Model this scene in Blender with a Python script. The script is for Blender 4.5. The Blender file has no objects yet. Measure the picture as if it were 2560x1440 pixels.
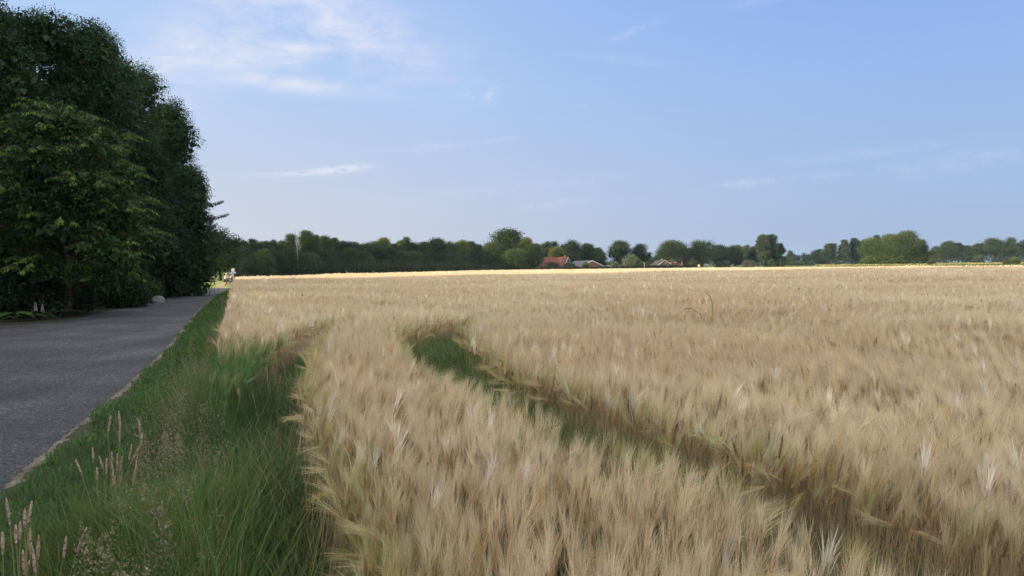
import bpy, math, random
import numpy as np
from mathutils import Vector, Matrix

# ------------------------------------------------------------------ camera
S = bpy.context.scene
COL = S.collection
rad = math.radians
FPX, CAMH, ROLL, PITCH = 1849.0, 1.7, rad(0.67), rad(1.648)
_f = Vector((0, math.cos(PITCH), -math.sin(PITCH)))
_r0 = Vector((1, 0, 0)); _u0 = Vector((0, math.sin(PITCH), math.cos(PITCH)))
_r = _r0 * math.cos(ROLL) - _u0 * math.sin(ROLL)
_u = _u0 * math.cos(ROLL) + _r0 * math.sin(ROLL)
cd = bpy.data.cameras.new('camera'); cam = bpy.data.objects.new('camera', cd); COL.objects.link(cam)
cd.sensor_width = 36; cd.lens = 36 * FPX / 2560; cd.clip_start = 0.05; cd.clip_end = 12000
M = Matrix((_r, _u, -_f)).transposed().to_4x4(); M.translation = Vector((0, 0, CAMH))
cam.matrix_world = M
S.camera = cam
S.view_settings.view_transform = 'Standard'; S.view_settings.look = 'None'
S.view_settings.gamma = 1.0; S.view_settings.use_curve_mapping = False
S.view_settings.exposure = 1.0
S.cycles.use_denoising = True; S.cycles.denoising_prefilter = 'NONE'; S.cycles.use_adaptive_sampling = False

def ray(x, y):
    return _f * FPX + _r * (x - 1280) - _u * (y - 720)
def at_z(x, y, z=0.0):
    d = ray(x, y); k = (z - CAMH) / d.z
    return (d.x * k, d.y * k)
def at_d(x, y, Y):
    d = ray(x, y); k = Y / d.y
    return Vector((d.x * k, Y, CAMH + d.z * k))

# ------------------------------------------------------------------ sun and sky
SUN_EL = rad(8.0)
SDX, SDY = 0.85, 0.527            # horizontal travel of the sunlight
SUN_AZ = math.atan2(-SDX, -SDY)   # azimuth of the sun, from +Y towards +X
sd = bpy.data.lights.new('sun', 'SUN'); so = bpy.data.objects.new('sun', sd); COL.objects.link(so)
sd.energy = 5.0; sd.angle = rad(0.5); sd.color = (1.0, 0.80, 0.52)
tosun = Vector((math.sin(SUN_AZ) * math.cos(SUN_EL), math.cos(SUN_AZ) * math.cos(SUN_EL), math.sin(SUN_EL)))
so.rotation_euler = tosun.to_track_quat('Z', 'Y').to_euler(); so.location = (-60, -40, 40)

W = bpy.data.worlds.new('World'); S.world = W; W.use_nodes = True
nt = W.node_tree; nt.nodes.clear()
class G:
    """tiny wrapper to write node maths as expressions"""
    def __init__(s, nt): s.nt = nt
    def n(s, t, **kw):
        n = s.nt.nodes.new(t)
        for k, v in kw.items(): setattr(n, k, v)
        return n
    def put(s, sock, v):
        if isinstance(v, bpy.types.NodeSocket): s.nt.links.new(v, sock)
        else: sock.default_value = v
    def m(s, op, a, b=0.0, c=0.0, clamp=False):
        n = s.n('ShaderNodeMath', operation=op, use_clamp=clamp)
        s.put(n.inputs[0], a); s.put(n.inputs[1], b)
        if op in ('MULTIPLY_ADD', 'COMPARE', 'SMOOTH_MIN', 'SMOOTH_MAX'): s.put(n.inputs[2], c)
        return n.outputs[0]
    def mr(s, v, a, b, c=0.0, d=1.0, smooth=False):
        n = s.n('ShaderNodeMapRange'); n.interpolation_type = 'SMOOTHSTEP' if smooth else 'LINEAR'
        s.put(n.inputs[0], v)
        for i, q in enumerate((a, b, c, d)): s.put(n.inputs[i + 1], q)
        return n.outputs[0]
    def mix(s, f, a, b, bt='MIX'):
        n = s.n('ShaderNodeMix', data_type='RGBA', blend_type=bt)
        s.put(n.inputs[0], f); s.put(n.inputs[6], a); s.put(n.inputs[7], b)
        return n.outputs[2]
    def ramp(s, f, stops):
        n = s.n('ShaderNodeValToRGB'); cr = n.color_ramp
        while len(cr.elements) < len(stops): cr.elements.new(0.5)
        for e, (p, c) in zip(cr.elements, stops): e.position = p; e.color = (c[0], c[1], c[2], 1)
        s.put(n.inputs[0], f); return n.outputs[0]
    def noise(s, vec, scale, det=3, rough=0.55, dist=0.0):
        n = s.n('ShaderNodeTexNoise')
        if vec is not None: s.put(n.inputs['Vector'], vec)
        n.inputs['Scale'].default_value = scale; n.inputs['Detail'].default_value = det
        n.inputs['Roughness'].default_value = rough; n.inputs['Distortion'].default_value = dist
        return n.outputs[0]
g = G(nt)
sky = g.n('ShaderNodeTexSky', sky_type='NISHITA'); sky.sun_disc = False
sky.sun_elevation = SUN_EL; sky.sun_rotation = SUN_AZ
sky.altitude = 0; sky.air_density = 1.0; sky.dust_density = 1.6; sky.ozone_density = 1.2
tc = g.n('ShaderNodeTexCoord'); sep = g.n('ShaderNodeSeparateXYZ'); nt.links.new(tc.outputs['Generated'], sep.inputs[0])
DX, DY, DZ = sep.outputs
el = g.m('MULTIPLY', g.m('ARCSINE', DZ), 180 / math.pi)        # elevation in degrees
az = g.m('MULTIPLY', g.m('ARCTAN2', DX, DY), 180 / math.pi)     # azimuth in degrees, right positive
SKYMODE = 1
# the clear evening sky: measured colours by elevation, at its pale (west) and deep (east) side
lft = g.ramp(g.mr(el, 0, 60), [(0.0, (0.66, 0.66, 0.705)), (0.08, (0.62, 0.67, 0.79)), (0.22, (0.475, 0.64, 0.90)), (0.42, (0.42, 0.58, 0.93)), (1.0, (0.25, 0.42, 0.85))])
rgt = g.ramp(g.mr(el, 0, 60), [(0.0, (0.38, 0.48, 0.65)), (0.08, (0.38, 0.52, 0.76)), (0.22, (0.32, 0.49, 0.85)), (0.42, (0.21, 0.37, 0.82)), (1.0, (0.16, 0.30, 0.75))])
clear = g.mix(g.mr(az, -32, 34, smooth=True), lft, rgt)
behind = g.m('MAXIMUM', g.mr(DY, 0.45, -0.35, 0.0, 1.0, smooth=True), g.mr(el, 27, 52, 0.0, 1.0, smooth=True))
# the rest of the sky, overhead and behind the camera: the sky model mostly covered by an added bright fill that lifts the shaded barley
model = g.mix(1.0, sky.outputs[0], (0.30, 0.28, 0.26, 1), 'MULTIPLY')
sky_fill = g.mix(g.mr(g.noise(tc.outputs['Generated'], 2.2, 5, 0.6), 0.30, 0.70), (2.3, 2.25, 2.25, 1), (3.75, 3.5, 3.25, 1))
glow = g.mix(0.8, model, sky_fill)
nt.nodes.active = sky
# ---- clouds
def gauss(a0, e0, sa, se, rot, k=1.0):
    c, s_ = math.cos(rad(rot)), math.sin(rad(rot))
    da = g.m('SUBTRACT', az, a0); de = g.m('SUBTRACT', el, e0)
    u = g.m('DIVIDE', g.m('ADD', g.m('MULTIPLY', da, c), g.m('MULTIPLY', de, s_)), sa)
    v = g.m('DIVIDE', g.m('SUBTRACT', g.m('MULTIPLY', de, c), g.m('MULTIPLY', da, s_)), se)
    q = g.m('ADD', g.m('MULTIPLY', u, u), g.m('MULTIPLY', v, v))
    return g.m('MULTIPLY', g.m('EXPONENT', g.m('MULTIPLY', q, -1.0)), k)
def cl(x, y, wx, wy, rot, k):
    d = ray(x, y).normalized()
    return gauss(math.degrees(math.atan2(d.x, d.y)), math.degrees(math.asin(d.z)), wx / 34.0, wy / 34.0, rot, k)
cmb = g.n('ShaderNodeCombineXYZ'); g.put(cmb.inputs[0], az); g.put(cmb.inputs[1], g.m('MULTIPLY', el, 2.6)); g.put(cmb.inputs[2], 0.0)
rotn = g.n('ShaderNodeMapping'); nt.links.new(cmb.outputs[0], rotn.inputs[0]); rotn.inputs['Rotation'].default_value = (0, 0, rad(-32))
n1 = g.noise(rotn.outputs[0], 0.16, 7, 0.58, 0.8)
n2 = g.noise(cmb.outputs[0], 0.42, 6, 0.6, 0.5)
n3 = g.noise(cmb.outputs[0], 1.6, 5, 0.6, 0.4)
big = None
for a in [(760, 30, 330, 90, -18, 1.0), (560, 130, 260, 70, 14, 0.9), (760, 120, 150, 40, 20, 1.0), (700, 205, 260, 22, -3, 0.9),
          (480, 95, 120, 60, 20, 0.6), (1000, 140, 150, 16, -4, 0.35), (400, 240, 160, 60, 5, 0.35)]:
    v = cl(*a); big = v if big is None else g.m('MAXIMUM', big, v)
small = None
for a in [(845, 424, 62, 9, 7, 3.0), (760, 434, 110, 6, 3, 1.3), (1228, 236, 26, 16, 30, 1.0), (1165, 232, 26, 12, -30, 0.8), (1085, 368, 80, 10, 5, 0.5),
          (1240, 350, 55, 6, 6, 0.45), (1375, 512, 75, 9, 6, 0.5), (1890, 456, 110, 10, 4, 0.5), (2060, 440, 60, 8, 5, 0.4), (2420, 400, 190, 26, 4, 0.3),
          (1590, 75, 75, 9, 18, 0.4), (1455, 266, 16, 4, 0, 0.7), (1290, 470, 300, 20, 5, 0.2), (2200, 380, 200, 14, 3, 0.3), (1560, 150, 110, 10, -8, 0.25), (1880, 8, 60, 8, 0, 0.4)]:
    v = cl(*a); small = v if small is None else g.m('MAXIMUM', small, v)
cb = g.m('MULTIPLY', big, g.mr(g.m('MULTIPLY_ADD', n2, 0.35, g.m('MULTIPLY', n1, 0.65)), 0.34, 0.64, 0, 1.1), clamp=True)
cs = g.m('MULTIPLY', small, g.mr(g.m('MULTIPLY_ADD', n3, 0.5, g.m('MULTIPLY', n2, 0.5)), 0.38, 0.66, 0, 1.0), clamp=True)
cf = g.m('MAXIMUM', g.m('MULTIPLY', cb, 0.95), g.m('MULTIPLY', cs, 0.70), clamp=True)
front = g.mix(cf, clear, (0.80, 0.82, 0.93, 1))
below = g.mr(el, -3, 0)
front = g.mix(below, (0.12, 0.11, 0.08, 1), front)
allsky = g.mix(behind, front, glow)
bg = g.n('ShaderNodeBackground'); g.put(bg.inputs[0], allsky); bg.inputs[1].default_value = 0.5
ow = g.n('ShaderNodeOutputWorld'); nt.links.new(bg.outputs[0], ow.inputs[0])
#WORLD_END

# ------------------------------------------------------------------ materials
def new_mat(name):
    m = bpy.data.materials.new(name); m.use_nodes = True
    m.node_tree.nodes.clear(); return m, G(m.node_tree)
def finish(m, g, sh, disp=None):
    o = g.n('ShaderNodeOutputMaterial'); m.node_tree.links.new(sh, o.inputs[0])
    return m
def mat_leaf(name, trans=0.35, rough=0.6, var=0.25, spec=0.3, tint=(1, 1, 1)):
    """plant surface: colour per vertex, darker and lighter with a noise, some light passes through"""
    m, g = new_mat(name)
    at = g.n('ShaderNodeAttribute', attribute_name='Col')
    geo = g.n('ShaderNodeNewGeometry')
    nz = g.noise(geo.outputs['Position'], 3.0, 3)
    c = g.mix(1.0, at.outputs['Color'], g.ramp(nz, [(0.25, (1 - var,) * 3), (0.75, (1 + var,) * 3)]), 'MULTIPLY')
    c = g.mix(1.0, c, (*tint, 1), 'MULTIPLY')
    p = g.n('ShaderNodeBsdfPrincipled'); g.put(p.inputs['Base Color'], c)
    p.inputs['Roughness'].default_value = rough; p.inputs['Specular IOR Level'].default_value = spec
    t = g.n('ShaderNodeBsdfTranslucent'); g.put(t.inputs[0], c)
    mx = g.n('ShaderNodeMixShader'); mx.inputs[0].default_value = trans
    m.node_tree.links.new(p.outputs[0], mx.inputs[1]); m.node_tree.links.new(t.outputs[0], mx.inputs[2])
    return finish(m, g, mx.outputs[0])
def mat_plain(name, col, rough=0.7, var=0.15, scale=6.0, spec=0.4, metal=0.0, bump=0.0, wscale=None):
    m, g = new_mat(name)
    tcn = g.n('ShaderNodeTexCoord')
    nz = g.noise(tcn.outputs['Object'], scale, 5)
    c = g.ramp(nz, [(0.3, [q * (1 - var) for q in col]), (0.7, [q * (1 + var) for q in col])])
    p = g.n('ShaderNodeBsdfPrincipled'); g.put(p.inputs['Base Color'], c)
    p.inputs['Roughness'].default_value = rough; p.inputs['Specular IOR Level'].default_value = spec; p.inputs['Metallic'].default_value = metal
    if bump:
        b = g.n('ShaderNodeBump'); b.inputs['Strength'].default_value = bump; g.put(b.inputs['Height'], nz); b.inputs['Distance'].default_value = 0.05
        m.node_tree.links.new(b.outputs[0], p.inputs['Normal'])
    return finish(m, g, p.outputs[0])
def mat_ground(name, cols, scales=(0.35, 3.0, 40.0), rough=0.9):
    m, g = new_mat(name)
    geo = g.n('ShaderNodeNewGeometry'); P = geo.outputs['Position']
    a = g.noise(P, scales[0], 4); b = g.noise(P, scales[1], 5); c3 = g.noise(P, scales[2], 3)
    f = g.m('MULTIPLY_ADD', a, 0.4, g.m('MULTIPLY_ADD', b, 0.35, g.m('MULTIPLY', c3, 0.25)))
    n = len(cols); c = g.ramp(g.mr(f, 0.33, 0.67), [(i / (n - 1), q) for i, q in enumerate(cols)])
    p = g.n('ShaderNodeBsdfPrincipled'); g.put(p.inputs['Base Color'], c); p.inputs['Roughness'].default_value = rough
    p.inputs['Specular IOR Level'].default_value = 0.2
    bm_ = g.n('ShaderNodeBump'); bm_.inputs['Strength'].default_value = 0.5; bm_.inputs['Distance'].default_value = 0.03; g.put(bm_.inputs['Height'], c3)
    m.node_tree.links.new(bm_.outputs[0], p.inputs['Normal'])
    return finish(m, g, p.outputs[0])
def mat_asphalt():
    m, g = new_mat('asphalt')
    geo = g.n('ShaderNodeNewGeometry'); P = geo.outputs['Position']
    fine = g.noise(P, 55.0, 2, 0.8); mid = g.noise(P, 17.0, 4, 0.75); lo = g.noise(P, 0.55, 4, 0.5)
    mp = g.n('ShaderNodeMapping'); g.put(mp.inputs[0], P); mp.inputs['Rotation'].default_value = (0, 0, rad(-20)); mp.inputs['Scale'].default_value = (1.5, 0.08, 1)
    streak = g.noise(mp.outputs[0], 1.0, 4, 0.6)
    f = g.m('MULTIPLY_ADD', fine, 0.50, g.m('MULTIPLY_ADD', mid, 0.34, g.m('MULTIPLY', lo, 0.16)))
    c = g.ramp(g.mr(f, 0.38, 0.64), [(0.0, (0.006, 0.007, 0.009)), (0.42, (0.024, 0.026, 0.033)), (0.68, (0.052, 0.055, 0.068)), (0.85, (0.10, 0.105, 0.12)), (1.0, (0.20, 0.20, 0.21))])
    c = g.mix(1.0, c, g.ramp(streak, [(0.35, (0.82,) * 3), (0.65, (1.12,) * 3)]), 'MULTIPLY')
    v = g.n('ShaderNodeTexVoronoi', feature='F1'); g.put(v.inputs['Vector'], P); v.inputs['Scale'].default_value = 38
    st = g.m('LESS_THAN', v.outputs['Distance'], 0.18)
    rn = g.m('GREATER_THAN', g.noise(P, 31.0, 1), 0.62)
    c = g.mix(g.m('MULTIPLY', g.m('MULTIPLY', st, rn), 0.7), c, (0.24, 0.235, 0.23, 1))
    p = g.n('ShaderNodeBsdfPrincipled'); g.put(p.inputs['Base Color'], c); p.inputs['Roughness'].default_value = 0.85; p.inputs['Specular IOR Level'].default_value = 0.25
    b = g.n('ShaderNodeBump'); b.inputs['Strength'].default_value = 0.6; b.inputs['Distance'].default_value = 0.012; g.put(b.inputs['Height'], g.m('ADD', fine, mid))
    m.node_tree.links.new(b.outputs[0], p.inputs['Normal'])
    return finish(m, g, p.outputs[0])
MT = {}
MT['barley'] = mat_leaf('barley_straw', trans=0.44, rough=0.5, var=0.10, spec=0.35)
MT['grass'] = mat_leaf('grass_blades', trans=0.35, rough=0.6, var=0.3, spec=0.18)
MT['leaf'] = mat_leaf('tree_leaves', trans=0.30, rough=0.65, var=0.35, spec=0.14)
MT['bark'] = mat_plain('bark', (.05, .042, .034), 0.9, 0.4, 5.0, 0.2, bump=0.6)
MT['birch'] = mat_plain('pale_bark', (0.42, 0.40, 0.36), 0.8, 0.3, 3.0, 0.2)
MT['asphalt'] = mat_asphalt()
MT['ground'] = mat_ground('meadow', [(0.045, 0.075, 0.020), (0.075, 0.105, 0.030), (0.11, 0.12, 0.045)], (0.02, 0.4, 9.0))
MT['soil'] = mat_ground('soil', [(0.07, 0.05, 0.035), (0.12, 0.09, 0.06), (0.17, 0.13, 0.09)])
MT['verge'] = mat_ground('verge_soil', [(0.012, 0.015, 0.008), (0.022, 0.026, 0.013), (0.045, 0.040, 0.026)])
MT['gravel'] = mat_ground('gravel', [(0.03, 0.03, 0.022), (0.10, 0.09, 0.072), (0.24, 0.22, 0.19)], (2.0, 25.0, 90.0))
MT['dirt'] = mat_ground('dirt', [(0.22, 0.15, 0.10), (0.30, 0.21, 0.14), (0.36, 0.27, 0.19)])
MT['lawn'] = mat_ground('lawn', [(0.12, 0.16, 0.035), (0.17, 0.20, 0.05), (0.22, 0.22, 0.08)], (0.2, 1.5, 12.0))
MT['yellow'] = mat_ground('dry_meadow', [(0.16, 0.16, 0.05), (0.30, 0.25, 0.10), (0.42, 0.34, 0.15)], (0.03, 0.25, 3.0))
MT['concrete'] = mat_ground('concrete', [(0.20, 0.185, 0.165), (0.26, 0.24, 0.21), (0.32, 0.30, 0.26)])
#MATS_END

# ------------------------------------------------------------------ mesh buffers
class Buf:
    def __init__(s): s.v = []; s.f = []; s.c = []; s.n = 0
    def add(s, v, f, c):
        v = np.asarray(v, np.float32).reshape(-1, 3); f = np.asarray(f, np.int32).reshape(-1, 3)
        c = np.asarray(c, np.float32)
        if c.ndim == 1: c = np.broadcast_to(c, (len(v), 3))
        s.v.append(v); s.f.append(f + s.n); s.c.append(c.reshape(-1, 3)); s.n += len(v)
    def mesh(s, name):
        v = np.concatenate(s.v); f = np.concatenate(s.f); c = np.concatenate(s.c)
        me = bpy.data.meshes.new(name)
        me.vertices.add(len(v)); me.vertices.foreach_set('co', v.ravel())
        me.loops.add(len(f) * 3); me.loops.foreach_set('vertex_index', f.ravel())
        me.polygons.add(len(f)); me.polygons.foreach_set('loop_start', np.arange(0, len(f) * 3, 3, dtype=np.int32))
        a = me.color_attributes.new('Col', 'FLOAT_COLOR', 'POINT')
        a.data.foreach_set('color', np.concatenate([c, np.ones((len(c), 1), np.float32)], 1).astype(np.float32).ravel())
        me.update(calc_edges=True)
        return me
    def obj(s, name, mat, parent=None, loc=None, smooth=False):
        me = s.mesh(name); me.materials.append(mat)
        if smooth: me.polygons.foreach_set('use_smooth', np.ones(len(me.polygons), bool))
        o = bpy.data.objects.new(name, me); COL.objects.link(o)
        if parent: o.parent = parent
        if loc is not None: o.location = loc
        return o
def tag(o, label=None, cat=None, group=None, kind=None):
    if label: o['label'] = label
    if cat: o['category'] = cat
    if group: o['group'] = group
    if kind: o['kind'] = kind
    return o
def empty(name, loc, label, cat, group=None, rz=0.0):
    o = bpy.data.objects.new(name, None); COL.objects.link(o); o.location = loc; o.rotation_euler = (0, 0, rz)
    o.empty_display_size = 0.3
    return tag(o, label, cat, group)
def ribbons(buf, path, w, side, col):
    """path (n,k,3); w (n,k-1) widths, the last point is a tip; side (n,3); col (n,3) or (n,k,3)"""
    n, k, _ = path.shape
    if n == 0: return
    col = np.asarray(col, np.float32)
    if col.ndim == 1: col = np.broadcast_to(col, (n, 3))
    if col.ndim == 2: col = np.repeat(col[:, None, :], k, 1)
    o = side[:, None, :] * w[:, :, None] * 0.5
    L = path[:, :-1] - o; R = path[:, :-1] + o
    V = np.concatenate([np.stack([L, R], 2).reshape(n, -1, 3), path[:, -1:, :]], 1)   # 2(k-1)+1
    C = np.concatenate([np.repeat(col[:, :-1], 2, 1), col[:, -1:]], 1)
    f = []
    for i in range(k - 2):
        a = 2 * i; f += [(a, a + 1, a + 3), (a, a + 3, a + 2)]
    a = 2 * (k - 2); f.append((a, a + 1, a + 2))
    f = np.array(f)[None] + (np.arange(n) * (2 * (k - 1) + 1))[:, None, None]
    buf.add(V, f, C)
def unit(v): return v / np.maximum(np.linalg.norm(v, axis=-1, keepdims=True), 1e-9)
def perp(d, rng):
    return unit(np.cross(d, unit(rng.normal(size=d.shape))))
def wav(x, y, seed, fr):
    r = np.random.default_rng(seed); out = np.zeros_like(x)
    for i in range(6):
        a = r.uniform(0, 6.283); f = fr * (0.6 + 1.6 * r.random()); p = r.uniform(0, 6.283)
        out += np.sin((x * math.cos(a) + y * math.sin(a)) * f + p)
    return out / 6 ** .5 / 0.72      # about -1..1, sigma near 1
def inpoly(x, y, poly):
    ins = np.zeros(len(x), bool); j = len(poly) - 1
    for i in range(len(poly)):
        xi, yi = poly[i]; xj, yj = poly[j]
        c = ((yi > y) != (yj > y)) & (x < (xj - xi) * (y - yi) / (yj - yi + 1e-12) + xi)
        ins ^= c; j = i
    return ins
def dpoly(x, y, pts):
    """distance to a polyline and interpolated third value"""
    best = np.full(len(x), 1e9); val = np.zeros(len(x))
    for (x0, y0, h0), (x1, y1, h1) in zip(pts[:-1], pts[1:]):
        dx, dy = x1 - x0, y1 - y0
        t = np.clip(((x - x0) * dx + (y - y0) * dy) / (dx * dx + dy * dy), 0, 1)
        d = np.hypot(x - x0 - t * dx, y - y0 - t * dy)
        m = d < best; best[m] = d[m]; val[m] = (h0 + (h1 - h0) * t)[m]
    return best, val
def sheet(name, poly, z, mat, kind='structure', nsub=0):
    me = bpy.data.meshes.new(name); me.from_pydata([(x, y, z) for x, y in poly], [], [list(range(len(poly)))])
    me.materials.append(mat); o = bpy.data.objects.new(name, me); COL.objects.link(o); o['kind'] = kind
    me.update()
    if me.polygons[0].normal.z < 0: me.flip_normals()
    return o
def solid(bufs, verts, faces):
    bufs.append((verts, faces))
class Box:
    """collects simple solids for one part (hard surfaces)"""
    def __init__(s): s.v = []; s.f = []
    def box(s, c, d, rz=0.0, rx=0.0, ry=0.0):
        R = Matrix.Rotation(rz, 3, 'Z') @ Matrix.Rotation(ry, 3, 'Y') @ Matrix.Rotation(rx, 3, 'X'); c = Vector(c); n = len(s.v)
        for sx, sy, sz in [(-1, -1, -1), (1, -1, -1), (1, 1, -1), (-1, 1, -1), (-1, -1, 1), (1, -1, 1), (1, 1, 1), (-1, 1, 1)]:
            s.v.append(c + R @ Vector((sx * d[0] / 2, sy * d[1] / 2, sz * d[2] / 2)))
        for q in [(0, 3, 2, 1), (4, 5, 6, 7), (0, 1, 5, 4), (1, 2, 6, 5), (2, 3, 7, 6), (3, 0, 4, 7)]: s.f.append([n + i for i in q])
        return s
    def poly(s, pts, faces):
        n = len(s.v); s.v += [Vector(p) for p in pts]; s.f += [[n + i for i in q] for q in faces]; return s
    def tube(s, pts, rs, k=8):
        pts = [Vector(p) for p in pts]
        if not hasattr(rs, '__len__'): rs = [rs] * len(pts)
        n = len(s.v)
        for i, p in enumerate(pts):
            d = (pts[min(i + 1, len(pts) - 1)] - pts[max(i - 1, 0)]).normalized()
            a = d.cross(Vector((0.3, 0.9, 0.2)) if abs(d.z) > 0.9 else Vector((0, 0, 1))).normalized(); b = d.cross(a)
            for j in range(k):
                t = 2 * math.pi * j / k; s.v.append(p + (a * math.cos(t) + b * math.sin(t)) * rs[i])
        for i in range(len(pts) - 1):
            for j in range(k):
                s.f.append([n + i * k + j, n + i * k + (j + 1) % k, n + (i + 1) * k + (j + 1) % k, n + (i + 1) * k + j])
        s.f.append([n + j for j in range(k)][::-1]); s.f.append([n + (len(pts) - 1) * k + j for j in range(k)])
        return s
    def obj(s, name, mat, parent=None, loc=None, bevel=0.0, smooth=False):
        me = bpy.data.meshes.new(name); me.from_pydata([tuple(v) for v in s.v], [], s.f); me.materials.append(mat)
        o = bpy.data.objects.new(name, me); COL.objects.link(o)
        if parent: o.parent = parent
        if loc is not None: o.location = loc
        if smooth: me.polygons.foreach_set('use_smooth', [True] * len(me.polygons))
        if bevel:
            b = o.modifiers.new('bevel', 'BEVEL'); b.width = bevel; b.segments = 2
        return o

# ------------------------------------------------------------------ ground, road, field
sheet('ground', [(-2600, -300), (2600, -300), (2600, 3600), (-2600, 3600)], 0.0, MT['ground'])
ROAD_R = [(-1.2, -2.0), (-1.75, 0.5), (-2.9, 3.0), (-4.03, 5.74), (-4.39, 6.8), (-4.84, 8.22), (-5.5, 10.21), (-7.05, 14.73), (-9.21, 20.45), (-12.93, 30.21), (-18, 44.2), (-23.2, 59.56), (-26.5, 69.0)]
ROAD_L = [(-29.6, 69.0), (-26.3, 61.5), (-20.54, 43.1), (-16.9, 30.9), (-15.6, 26.5), (-15.3, 24.6), (-16.6, 22.6), (-26, 20.6), (-45, 18)]
def smooth_pts(pts, it=2):
    for _ in range(it):
        q = [pts[0]]
        for a, b in zip(pts[:-1], pts[1:]):
            q += [(a[0] * .75 + b[0] * .25, a[1] * .75 + b[1] * .25), (a[0] * .25 + b[0] * .75, a[1] * .25 + b[1] * .75)]
        pts = q + [pts[-1]]
    return pts
rr = smooth_pts(ROAD_R); rl = smooth_pts(ROAD_L)
rnd = random.Random(4)
rrj = []
for (x0, y0), (x1, y1) in zip(rr[:-1], rr[1:]):
    L = math.hypot(x1 - x0, y1 - y0); n = max(1, int(L / 0.05))
    for i in range(n): rrj.append((x0 + (x1 - x0) * i / n + rnd.uniform(-.022, .022), y0 + (y1 - y0) * i / n))
sheet('road', rrj + rl + [(-45, -6), (-3, -6)], 0.012, MT['asphalt'])
sheet('gravel_edge', [(x - .3, y) for x, y in rrj] + [(x + .08 + .04 * math.sin(y * 3.1) + .03 * math.sin(y * 7.7) + rnd.uniform(-.035, .035), y) for x, y in rrj[::-1]], 0.008, MT['gravel'])
def road_x(y): return np.interp(y, [p[1] for p in rr], [p[0] for p in rr])
CROP_L = [(-0.15, -1.0), (-0.35, 0.6), (-1.0, 2.2), (-1.48, 3.47), (-2.23, 5.37), (-3.4, 8.46), (-5.03, 12.88), (-8.6, 22.5), (-12.55, 32.91), (-20.3, 54), (-28.0, 75)]
def crop_x(y): return np.interp(y, [p[1] for p in CROP_L], [p[0] for p in CROP_L])
CROP = CROP_L + [(-22, 105), (-8.5, 151), (10, 159), (28, 161), (52, 137), (65, 120), (78, 108), (95, 92), (120, 60), (130, 20), (130, -1.0)]
sheet('field_soil', CROP, 0.0085, MT['soil'])
sheet('verge_ground', [(x - .25, y) for x, y in rrj] + [(x, y) for x, y in CROP_L[::-1]], 0.004, MT['verge'])
sheet('shrub_bed', [(-16.7, 22.7), (-15.4, 24.7), (-15.7, 26.5), (-17.0, 30.9), (-20.64, 43.1), (-26.4, 61.5), (-29.7, 69), (-40, 66), (-46, 60), (-46, 18.2), (-26, 20.7)], 0.010, MT['verge'])
sheet('lawn', [(-60, 69.2), (-21, 69.2), (-24, 76), (-30, 120), (-60, 130)], 0.005, MT['lawn'])
sheet('side_road', [(-70, 69.3), (-24.5, 69.3), (-24.0, 71.2), (-70, 71.6)], 0.0095, MT['concrete'])
sheet('dirt_patch', [at_z(x, y) for x, y in [(541, 714), (548, 709.5), (560, 708), (568, 709), (566, 712), (556, 716), (545, 717.5)]], 0.010, MT['dirt'])
MEADOW = [at_z(x, y) for x, y in [(2040, 662.5), (2560, 659.5), (2900, 656)]] + [(900, 900), (560, 1000), at_z(2110, 660.3)]
sheet('dry_meadow', MEADOW, 0.05, MT['yellow'])
p0, p1 = at_z(1775, 668.6), at_z(1905, 666.6)
sheet('far_road', [p0, p1, (p1[0] + 6, p1[1] + 60), (p0[0] - 4, p0[1] + 60)], 0.06, MT['concrete'])

# ------------------------------------------------------------------ barley
TR1 = [(-.38, .3, .34), (-.56, 1.5, .34), (-.80, 2.3, .33), (-1.05, 3.0, .31), (-1.36, 3.8, .29), (-1.73, 5, .28), (-2.26, 7.3, .26), (-2.75, 10, .18), (-2.75, 12.6, .10)]
TR2 = [(1.45, .3, .30), (1.34, 1.6, .29), (1.20, 2.2, .29), (1.04, 2.65, .28), (.82, 3.05, .28), (.64, 3.55, .29), (.29, 4.3, .31), (-.05, 5.1, .33), (-.52, 6.6, .36), (-.88, 8.2, .38), (-1.05, 9.6, .40), (-.85, 11.2, .22), (-.3, 12.4, .12)]
DEP = []
for x, y, wx, wy, k in [(2062, 694, 30, 1.2, .22), (2090, 701, 26, .8, .25), (2118, 701, 24, .8, .22), (2108, 727, 18, .6, .25), (2122, 729, 16, .5, .25), (2165, 724, 30, .5, .2), (2195, 720, 22, .5, .2),
                         (2212, 702, 22, 1.0, .22), (2228, 709, 18, .9, .25), (2255, 709, 16, .8, .22), (2330, 739, 24, .6, .24), (2450, 740, 36, .6, .16), (1520, 712, 26, 1.0, .25), (1650, 698, 34, 1.4, .22),
                         (1610, 699, 20, 1.4, .2), (1100, 776, 45, .45, .28), (1150, 778, 30, .35, .22), (1380, 790, 130, .4, .14), (1860, 733, 60, .6, .18), (870, 786, 55, .5, .22), (820, 792, 30, .4, .2),
                         (1950, 800, 60, .4, .12), (2260, 890, 80, .3, .13), (1780, 810, 70, .35, .1), (1980, 942, 45, .22, .14), (2200, 990, 60, .2, .15), (1290, 727, 50, .8, .14), (640, 737, 60, .8, .12),
                         (1700, 745, 70, .6, .12), (1130, 698, 40, 1.6, .15), (2420, 975, 50, .2, .14), (1420, 845, 60, .25, .1), (1900, 1085, 90, .16, .16), (1380, 1120, 40, .12, .12), (1100, 1180, 60, .12, .12)]:
    cx, cy = at_z(x, y, .84); DEP.append((cx, cy, wx * math.hypot(cx, cy) / FPX, wy, k))
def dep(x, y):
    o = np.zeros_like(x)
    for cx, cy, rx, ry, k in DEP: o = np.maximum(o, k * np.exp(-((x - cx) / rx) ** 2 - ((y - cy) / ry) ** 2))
    return o
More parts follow.
